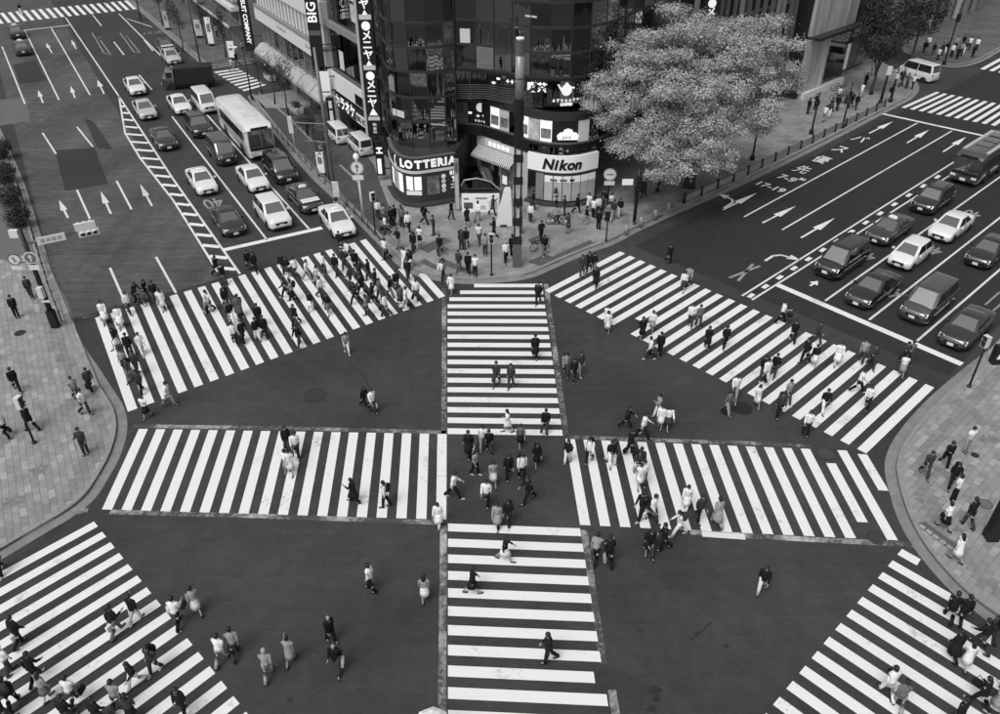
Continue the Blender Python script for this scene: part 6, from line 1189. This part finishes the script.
# ================================================================ PEOPLE (facing +Y)
TONE = {'k': .014, 'd': .05, 'g': .15, 'l': .32, 'w': .84}; TWORD = {'k': 'black', 'd': 'dark', 'g': 'grey', 'l': 'pale', 'w': 'white'}
for k_, c_ in TONE.items(): mat('cloth_' + k_, c_, .85, spec=.2, var=.3, scale=5, bump=.6)
mat('skin', .34, .6, spec=.3); mat('hair_dark', .012, .5, spec=.5); mat('hair_grey', .35, .6); mat('shoe', .02, .5); mat('shoe_pale', .5, .6); mat('eye', .02, .3)
def d3(a, side=0.0): return Vector((side, math.sin(R(a)), -math.cos(R(a)))).normalized()
POSES = {  # hip L/R, knee L/R, arm L/R, elbow L/R, lean
 'walk_a': (20, -17, 6, 22, -16, 16, 15, 22, 4), 'walk_b': (-17, 20, 22, 6, 16, -16, 22, 15, 4), 'walk_c': (10, -12, 4, 34, -12, 14, 12, 18, 3), 'walk_d': (-12, 10, 34, 4, 14, -12, 18, 12, 3),
 'stride_a': (26, -22, 9, 20, -22, 22, 24, 34, 6), 'stride_b': (-22, 26, 20, 9, 22, -22, 34, 24, 6), 'stand': (2, -3, 0, 2, 3, -2, 10, 12, 0), 'stand_phone': (-2, 3, 2, 0, 4, 18, 12, 105, 2),
 'walk_bag': (22, -18, 6, 20, -18, 10, 14, 88, 4), 'walk_phone': (16, -14, 5, 20, -10, 22, 16, 98, 6), 'walk_strap': (-15, 17, 20, 5, 24, -12, 110, 16, 3), 'walk_slow': (12, -10, 6, 12, -6, 8, 8, 10, 2), 'walk_pocket': (-12, 14, 16, 6, -18, -16, 46, 44, 1),
 'cycle': (62, 25, 70, 45, 55, 55, 20, 20, 22)}
def skeleton(pose):
    hl, hr, kl, kr, al, ar, el, er, lean = POSES[pose]; J = {}
    for s, h, k in ((-1, hl, kl), (1, hr, kr)):
        hip = Vector((s * .09, 0, 0)); knee = hip + d3(h) * .43; ank = knee + d3(h - k) * .41; pitch = max(0, -(h - k)) * .75
        J['hip', s], J['knee', s], J['ankle', s] = hip, knee, ank; J['toe', s] = ank + Vector((0, .17 * math.cos(R(pitch)), -.045 - .13 * math.sin(R(pitch)))); J['heel', s] = ank + Vector((0, -.05, -.05 + .03 * math.sin(R(pitch))))
    low = min(min(J['toe', s].z, J['heel', s].z) for s in (-1, 1)) - .03
    if pose == 'cycle': low = -.92
    for k in J: J[k] = J[k] - Vector((0, 0, low))
    P = Vector((0, 0, -low)); up = Vector((0, math.sin(R(lean)), math.cos(R(lean)))); fw = Vector((0, up.z, -up.y)); J['pelvis'], J['up'], J['fw'] = P, up, fw
    J['spine'] = P + up * .2; J['chest'] = P + up * .38; J['neck'] = P + up * .53; J['jaw'] = P + up * .6 + fw * .03; J['head'] = P + up * .675 + fw * .025; J['crown'] = P + up * .76 + fw * .01
    for s, a, e in ((-1, al, el), (1, ar, er)):
        sh = P + up * .47 + Vector((s * .175, 0, 0)); elb = sh + d3(a, s * .1) * .28; wr = elb + d3(a + e, s * -.05) * .245; J['shoulder', s], J['elbow', s], J['wrist', s] = sh, elb, wr; J['fdir', s] = (wr - elb).normalized()
    return J
TMP = bpy.data.scenes.new('figure_workshop')
def body_mesh(pose):
    J = skeleton(pose); V = []; E = []; Rd = []
    def v(p, r, frm=None):
        V.append(tuple(p)); Rd.append(r if isinstance(r, tuple) else (r, r))
        if frm is not None: E.append((frm, len(V) - 1))
        return len(V) - 1
    pel = v(J['pelvis'], (.095, .07)); sp = v(J['spine'], (.09, .07), pel); ch = v(J['chest'], (.11, .075), sp); nk = v(J['neck'], .055, ch); jw = v(J['jaw'], (.06, .066), nk); hd = v(J['head'], (.075, .09), jw); v(J['crown'], (.052, .06), hd)
    for s in (-1, 1):
        hp = v(J['hip', s] + Vector((s * .015, 0, -.06)), .058, pel); kn = v(J['knee', s], .044, hp); an = v(J['ankle', s], .034, kn); v(J['toe', s], (.036, .022), an)
        sh = v(J['shoulder', s], .044, ch); el = v(J['elbow', s], .036, sh); wr = v(J['wrist', s], .029, el); f = J['fdir', s]
        ax = Vector((0, 1, 0)) - f * f.y; ax = ax.normalized() if ax.length > .1 else Vector((0, 0, 1)); inn = f.cross(ax).normalized() * s
        pm = v(J['wrist', s] + f * .06, (.034, .02), wr)
        for q, (o, L) in enumerate(((.032, .062), (.011, .075), (-.011, .07), (-.031, .055))):
            k1 = v(J['wrist', s] + f * .105 + ax * o, .0095, pm); k2 = v(J['wrist', s] + f * (.105 + L * .55) + ax * o * 1.05 - inn * .012, .0088, k1); v(J['wrist', s] + f * (.105 + L * .95) + ax * o * 1.05 - inn * .034, .0078, k2)
        t1 = v(J['wrist', s] + f * .05 + ax * .045, .0105, pm); v(J['wrist', s] + f * .095 + ax * .06 - inn * .02, .009, t1)
    me = bpy.data.meshes.new('figure'); me.from_pydata(V, E, []); o = bpy.data.objects.new('figure', me); TMP.collection.objects.link(o)
    sk = o.modifiers.new('skin', 'SKIN'); sk.use_smooth_shade = True
    if not me.skin_vertices: o.modifiers.remove(sk); sk = o.modifiers.new('skin', 'SKIN')
    dat = me.skin_vertices[0].data
    for i, r in enumerate(Rd): dat[i].radius = r; dat[i].use_root = (i == 0)
    ss = o.modifiers.new('subdivision', 'SUBSURF'); ss.levels = 1; ss.render_levels = 1
    vl = TMP.view_layers[0]; vl.update(); dg = vl.depsgraph; dg.update()
    res = bpy.data.meshes.new_from_object(o.evaluated_get(dg)); bpy.data.objects.remove(o)
    # nose and ears grown out of the head
    fw, up = J['fw'], J['up']; bm = bmesh.new(); bm.from_mesh(res)
    nose = J['head'] + fw * .085 - up * .025
    best = min(bm.verts, key=lambda q: (q.co - nose).length); best.co += fw * .022
    for s in (-1, 1):
        ear = J['head'] + Vector((s * .08, 0, 0)) - up * .01; b = min(bm.verts, key=lambda q: (q.co - ear).length); b.co += Vector((s * .018, -.006, 0))
    bm.to_mesh(res); bm.free(); res.materials.clear(); res.materials.append(MATS['skin'])
    res.polygons.foreach_set('use_smooth', [True] * len(res.polygons)); return res
def ell(c, rx, ry, J, n=12, a0=0): 
    return [c + Vector((1, 0, 0)) * rx * math.cos(2 * math.pi * i / n) + J['fw'] * ry * math.sin(2 * math.pi * i / n) for i in range(n)]
def flat_ell(c, rx, ry, n=12): return [Vector((c[0] + rx * math.cos(2 * math.pi * i / n), c[1] + ry * math.sin(2 * math.pi * i / n), c[2])) for i in range(n)]
def sleeve(mb, J, s, short=False):
    a, e, w = J['shoulder', s], J['elbow', s], J['wrist', s]; a0 = a + Vector((-s * .05, 0, .015))
    if short: mb.tube([a0, a.lerp(e, .1), a.lerp(e, .75)], [.055, .068, .06], 9)
    else: mb.tube([a0, a.lerp(e, .1), a.lerp(e, .55), e, e.lerp(w, .5), e.lerp(w, .95)], [.055, .07, .062, .056, .05, .043], 9)
def top_mesh(J, kind, short=False):
    mb = MB(); P, up = J['pelvis'], J['up']; hem = {'p': -.05, 's': .06, 'j': -.14, 'c': -.1}[kind]; f = 1.12 if kind in 'jc' else 1.0
    mb.loft([ell(P + up * z, rx * f, ry * f, J) for z, rx, ry in ((hem, .178, .138), (.08, .17, .13), (.2, .16, .122), (.32, .185, .135), (.41, .195, .13), (.47, .175, .105), (.515, .095, .08), (.54, .062, .062))])
    for s in (-1, 1): sleeve(mb, J, s, short)
    if kind == 'c':
        st = abs(J['ankle', 1].y - J['ankle', -1].y) * .22
        mb.loft([ell(P + up * .05, .195, .15, J), flat_ell(P + Vector((0, 0, -.12)), .21, .165 + st * .3), flat_ell(P + Vector((0, 0, -.3)), .225, .175 + st * .7), flat_ell(P + Vector((0, 0, -.46)), .24, .19 + st)])
    return mb
def legs_mesh(J):
    mb = MB(); P = J['pelvis']
    mb.loft([ell(P + J['up'] * z, rx, ry, J) for z, rx, ry in ((-.1, .165, .125), (0, .172, .13), (.1, .158, .12))])
    for s in (-1, 1):
        h, k, a = J['hip', s], J['knee', s], J['ankle', s]; mb.tube([h + Vector((0, 0, .04)), h.lerp(k, .35), k, k.lerp(a, .5), a + (a - k) * .04], [.1, .1, .082, .074, .066], 9)
    return mb
def skirt_mesh(J):
    mb = MB(); P = J['pelvis']; st = abs(J['ankle', 1].y - J['ankle', -1].y) * .16
    mb.loft([ell(P + J['up'] * .1, .145, .11, J), flat_ell(P + Vector((0, 0, -.04)), .178, .14), flat_ell(P + Vector((0, 0, -.22)), .195, .155 + st * .5), flat_ell(P + Vector((0, 0, -.42)), .215, .17 + st)]); return mb
def shoe_mesh(J, s):
    mb = MB()
    if True:
        a, t, h = J['ankle', s], J['toe', s], J['heel', s]; d = (t - h).normalized(); x = Vector((1, 0, 0)); n = x.cross(d)
        rings = [[c + x * wx - n * lo, c - x * wx - n * lo, c - x * wx * .8 + n * hi, c + x * wx * .8 + n * hi] for c, wx, lo, hi in ((h, .032, .02, .05), (h.lerp(t, .35), .042, .02, .055), (h.lerp(t, .75), .048, .02, .03), (t + d * .05, .034, .016, .012))]
        mb.loft(rings)
    return mb
def hair_mesh(J, long):
    mb = MB(); H, up, fw = J['head'], J['up'], J['fw']; X = Vector((1, 0, 0)); n = 12
    def hr(c, rx, ry): return [c + X * rx * math.cos(2 * math.pi * i / n) + fw * ry * math.sin(2 * math.pi * i / n) for i in range(n)]
    if long: rings = [hr(H - up * .3 - fw * .1, .085, .04), hr(H - up * .18 - fw * .085, .1, .05), hr(H - up * .06 - fw * .05, .1, .075)]
    else: rings = [hr(H - up * .075 - fw * .055, .06, .05), hr(H - up * .03 - fw * .04, .085, .075)]
    rings += [hr(H + up * .02 - fw * .02, .098, .1), hr(H + up * .07 - fw * .01, .095, .105), hr(H + up * .11 - fw * .012, .075, .085), hr(H + up * .135 - fw * .015, .035, .04)]
    mb.loft(rings); return mb
def face_mesh(J):
    mb = MB(); H, up, fw = J['head'], J['up'], J['fw']
    for s in (-1, 1): mb.ball(H + Vector((s * .032, 0, 0)) + fw * .083 - up * .002, (.012, .008, .008), 6)
    c = H + fw * .088 - up * .065; mb.add([c + Vector((x, 0, 0)) + up * z for x, z in ((-.022, 0), (0, -.005), (.022, 0), (0, .006))], [(0, 1, 2, 3)]); return mb
CACHE = {}
def cached(key, fn):
    if key not in CACHE: CACHE[key] = fn()
    return CACHE[key]
def skel(p): return cached(('skel', p), lambda: skeleton(p))
def child(name, me, parent, m):
    o = link(name, me, parent); o.material_slots[0].link = 'OBJECT'; o.material_slots[0].material = MATS[m]; return o
def person(x, y, z, az, kind, top, bot, pose, long=False, grey=False, bald=False, scale=1.0, short=False):
    J = skel(pose); o = link('person', cached(('body', pose), lambda: body_mesh(pose)))
    o.location = (x, y, z); o.rotation_euler = (0, 0, -R(az)); o.scale = (scale,) * 3
    child({'p': 'shirt', 's': 'blouse', 'j': 'jacket', 'c': 'coat'}[kind], cached(('top', pose, kind, short), lambda: top_mesh(J, kind, short).mesh('top', MATS['cloth_k'], True)), o, 'cloth_' + top)
    if kind == 's': child('skirt', cached(('skirt', pose), lambda: skirt_mesh(J).mesh('skirt', MATS['cloth_k'], True)), o, 'cloth_' + bot)
    else: child('trousers', cached(('legs', pose), lambda: legs_mesh(J).mesh('trousers', MATS['cloth_k'], True)), o, 'cloth_' + bot)
    sm_ = 'shoe_pale' if RP.random() < .25 and kind == 'p' else 'shoe'
    for sd_ in (-1, 1): child('shoe', cached(('shoe', pose, sd_), lambda: shoe_mesh(J, sd_).mesh('shoe', MATS['shoe'])), o, sm_)
    child('face', cached(('face', pose), lambda: face_mesh(J).mesh('face', MATS['eye'])), o, 'eye')
    if not bald: child('hair', cached(('hair', pose, long), lambda: hair_mesh(J, long).mesh('hair', MATS['hair_dark'], True)), o, 'hair_grey' if grey else 'hair_dark')
    if kind == 'j':
        def vee():
            P, up, fw = J['pelvis'], J['up'], J['fw']; pts = [P + up * zz + fw * yy + Vector((xx, 0, 0)) for xx, zz, yy in ((-.055, .5, .1), (0, .22, .145), (.055, .5, .1))]; tie = [P + up * zz + fw * yy + Vector((xx, 0, 0)) for xx, zz, yy in ((-.012, .48, .125), (0, .25, .155), (.012, .48, .125))]
            mb = MB(); mb.add(pts, [(0, 1, 2)]); return mb.mesh('shirt_front', MATS['cloth_w'])
        child('shirt_front', cached(('vee', pose), vee), o, 'cloth_w')
    return o
# ---- bags and umbrellas
def handbag_mesh():
    mb = MB(); mb.loft([[Vector((x * w, y * d, z)) for x, y in ((-1, -1), (1, -1), (1, 1), (-1, 1))] for w, d, z in ((.055, .15, -.5), (.07, .17, -.48), (.06, .16, -.28), (.03, .14, -.22))]); mb.tube([(0, -.1, -.24), (0, -.08, -.08), (0, 0, -.01), (0, .08, -.08), (0, .1, -.24)], .012, 5); return mb
def tote_mesh():
    mb = MB(); mb.loft([[Vector((x * w, y * d, z)) for x, y in ((-1, -1), (1, -1), (1, 1), (-1, 1))] for w, d, z in ((.055, .14, -.5), (.06, .15, -.48), (.065, .16, -.2))]); mb.tube([(0, -.1, -.22), (0, -.06, -.06), (0, 0, -.01), (0, .06, -.06), (0, .1, -.22)], .01, 5); return mb
def pack_mesh():
    mb = MB(); mb.loft([[Vector((x * w, y - (.0 if y > 0 else d), z)) for x, y in ((-1, -.02), (-.8, -.09), (.8, -.09), (1, -.02), (1, .03), (-1, .03))] for w, d, z in ((.1, .0, -.2), (.14, .05, -.18), (.15, .08, -.05), (.15, .07, .1), (.13, .03, .2), (.08, .0, .23))]); 
    for s in (-1, 1): mb.tube([(s * .09, 0, .2), (s * .1, .14, .22), (s * .12, .27, .1), (s * .14, .2, -.1), (s * .13, .02, -.15)], .018, 5)
    return mb
def brolly_mesh():
    mb = MB(); mb.tube([(0, 0, .06), (0, .03, .1), (0, .06, .06)], .012, 6); mb.tube([(0, 0, .06), (0, .01, -.12), (0, .03, -.2), (0, .1, -.75), (0, .11, -.82)], [.01, .012, .045, .02, .006], 7); return mb
def parasol():
    mb = MB(); n = 8; rings = [[Vector((r * math.cos(2 * math.pi * i / n), r * math.sin(2 * math.pi * i / n), z)) for i in range(n)] for r, z in ((.62, 0), (.6, .03), (.4, .17), (.2, .25), (.02, .29))]; mb.loft(rings); return mb
RP = random.Random(99); WALK = ['walk_a', 'walk_b', 'walk_c', 'walk_d', 'stride_a', 'stride_b', 'walk_a', 'walk_b', 'walk_phone', 'walk_strap', 'walk_slow', 'walk_pocket', 'walk_slow']; CROWD = []; BAGS = []
def zone(px, py):
    """which part of the place a walker is in, and the ground level there"""
    P = Vector(g(px, py))
    def side(line, a=0):
        best = None
        for q, r in zip(line[:-1], line[1:]):
            q, r = Vector(q), Vector(r); d = r - q; t = max(0, min(1, (P - q).dot(d) / max(d.length_squared, 1e-9))); c = q + d * t; dist = (P - c).length
            if best is None or dist < best[0]: best = (dist, d.x * (P.y - c.y) - d.y * (P.x - c.x))
        return best
    for line, nm in ((KL, 'left pavement'), (KR, 'right pavement'), (KT, None), (KS, 'far corner pavement'), (KQ, 'far left street pavement')):
        d, s = side(line)
        if s > 0 and d > .48:
            if nm is None: nm = 'right street pavement' if px > 690 else ('shop corner pavement' if px > 372 else 'left street pavement')
            if nm == 'left pavement' and px > 300 or nm == 'right pavement' and px < 700: continue
            if (nm.startswith('far') and py > 90): continue
            return nm, PAVE_Z
    def inq(*q): 
        q = [Vector(g(*p)) for p in q]; c = sum(q, Vector((0, 0))) / len(q)
        sg = [(b - a).x * (P - a).y - (b - a).y * (P - a).x for a, b in zip(q, q[1:] + q[:1])]; return all(v >= -.3 for v in sg) or all(v <= .3 for v in sg)
    if inq((447, 282), (548, 282), (564, 437), (447, 434)): return 'far centre crosswalk', 0
    if inq((447, 434), (564, 437), (582, 527), (447, 522)): return 'middle of the crossing', 0
    if inq((447, 522), (582, 527), (612, 720), (447, 720)): return 'near centre crosswalk', 0
    if inq((135, 427), (447, 434), (447, 522), (100, 511)): return 'left crosswalk', 0
    if inq((564, 437), (890, 451), (900, 543), (582, 527)): return 'right crosswalk', 0
    if inq((93, 316), (372, 236), (448, 296), (128, 414)): return 'far left crosswalk', 0
    if inq((545, 291), (627, 248), (936, 384), (858, 450)): return 'far right crosswalk', 0
    if inq((97, 520), (262, 734), (-60, 1000), (-60, 600)): return 'near left crosswalk', 0
    if inq((905, 545), (748, 734), (1300, 1200), (1180, 700)): return 'near right crosswalk', 0
    if py < 40 and px < 300: return 'distant crosswalk', 0
    if py < 120: return 'far right street end', 0
    if px < 500: return ('far left asphalt' if py < 470 else 'near left asphalt') if py > 240 else 'left street', 0
    return ('far right asphalt' if py < 470 else 'near right asphalt'), 0
KIND = ('p', 's', 'j', 'c'); TONES = ('k', 'd', 'g', 'l', 'w'); CARRY = ('', 'h', 't', 'b', 'n', 'y')
for px, py, az, n_kind, n_top, n_bot, hairdo, n_carry in PEOPLE:
    kind, top, bot, fl = KIND[n_kind], TONES[n_top], TONES[n_bot], CARRY[n_carry]
    zn, z = zone(px, py); X, Y = g(px, py, z); az += RP.uniform(-14, 14)
    pose = 'stand' if zn.endswith('pavement') and RP.random() < .3 and 'n' not in fl else RP.choice(WALK)
    if zn.endswith('pavement') and RP.random() < .15: pose = 'stand_phone'
    if 'h' in fl or 't' in fl: pose = RP.choice(('walk_a', 'walk_b', 'walk_bag', 'walk_c'))
    if 'y' in fl: pose = 'cycle'
    fem = hairdo == 1 or kind == 's'; sc = RP.uniform(.88, .95) if fem else RP.uniform(.93, 1.01)
    o = person(X, Y, z + .002, az, kind, top, bot, pose, hairdo == 1, hairdo == 2, hairdo == 3, sc, short=(kind in 'ps' and top in 'wl' and RP.random() < .4))
    if 'y' in fl:
        bk = min(BIKES, key=lambda b: (b.location - o.location).length); bk.location = o.location - Vector((0, 0, 0)); bk.rotation_euler = o.rotation_euler; u = az_vec(az); bk.location = (X + u.x * .18, Y + u.y * .18, z)
    words = {'p': '%s top and %s trousers' % (TWORD[top], TWORD[bot]), 's': '%s blouse and %s skirt' % (TWORD[top], TWORD[bot]), 'j': '%s jacket over white shirt' % TWORD[top], 'c': 'long %s coat' % TWORD[top]}[kind]
    words += ', long-haired' if hairdo == 1 else (', bald' if hairdo == 3 else (', grey-haired' if hairdo == 2 else ''))
    CROWD.append((o, words, zn, px, py)); 
    for f, nm, fn, mm, at_, phr, cat in (('h', 'handbag', handbag_mesh, 'k', ('wrist', 1), 'handbag held by', 'bag'), ('t', 'tote_bag', tote_mesh, 'w', ('wrist', -1), 'tote bag carried by', 'bag'), ('b', 'backpack', pack_mesh, 'k', None, 'backpack worn by', 'backpack'), ('n', 'umbrella', brolly_mesh, 'l', ('wrist', 1), 'folded umbrella held by', 'umbrella')):
        if f in fl:
            J = skel(pose); tone = mm if RP.random() < .7 else {'k': 'd', 'w': 'l', 'l': 'w'}[mm]
            if at_: lp = J[at_] + J['fdir', at_[1]] * .09
            else: lp = J['chest'] - J['fw'] * .15
            b = link(nm, cached(nm, lambda: fn().mesh(nm, MATS['cloth_k']))); b.material_slots[0].link = 'OBJECT'; b.material_slots[0].material = MATS['cloth_' + tone]
            wp = Matrix.Rotation(-R(az), 3, 'Z') @ (lp * sc); b.location = (X + wp.x, Y + wp.y, z + .002 + wp.z); b.rotation_euler = (0, 0, -R(az)); b.scale = (sc,) * 3
            BAGS.append((b, '%s %s person in %s' % (TWORD[tone], phr, {'p': TWORD[top] + ' top', 's': TWORD[top] + ' blouse', 'j': TWORD[top] + ' jacket', 'c': TWORD[top] + ' coat'}[kind]), zn, px, py, cat))
def place(zn): return ('in the ' if zn.startswith('middle') else 'on the ') + zn
ORD = ['first', 'second', 'third', 'fourth', 'fifth', 'sixth', 'seventh', 'eighth', 'ninth', 'tenth', 'eleventh', 'twelfth']
def finish(items, make, cat_of, group_of):
    seen = {}
    for it in items: seen.setdefault(make(it), []).append(it)
    for base, lst in seen.items():
        lst.sort(key=lambda t: t[3])
        for i, it in enumerate(lst):
            lb = base if len(lst) == 1 else base + (', leftmost' if i == 0 else (', rightmost' if i == len(lst) - 1 else ', %s from left' % ORD[i]))
            tag(it[0], lb, cat_of(it), group_of(it))
finish(CROWD, lambda t: 'person in %s %s' % (t[1], place(t[2])), lambda t: 'person', lambda t: 'people ' + place(t[2]))
finish(BAGS, lambda t: '%s %s' % (t[1], place(t[2])), lambda t: t[5], lambda t: 'bags and umbrellas of the walkers')
# the white umbrella at the lower edge and its bearer
up_ = parasol().build('umbrella', MATS['cloth_w']); x_, y_ = g(432, 724, 1.95); up_.location = (x_, y_, 1.95); MB().tube([(0, 0, .26), (0, 0, -.75)], .012, 6).build('shaft', MATS['steel_grey'], up_); tag(up_, 'open white umbrella at the bottom edge beside the near centre crosswalk', 'umbrella')
o = person(x_, y_ - .12, 0.002, 0, 'p', 'd', 'k', 'stand_phone', scale=.97); tag(o, 'person in dark top under the open white umbrella', 'person')
bpy.data.scenes.remove(TMP)
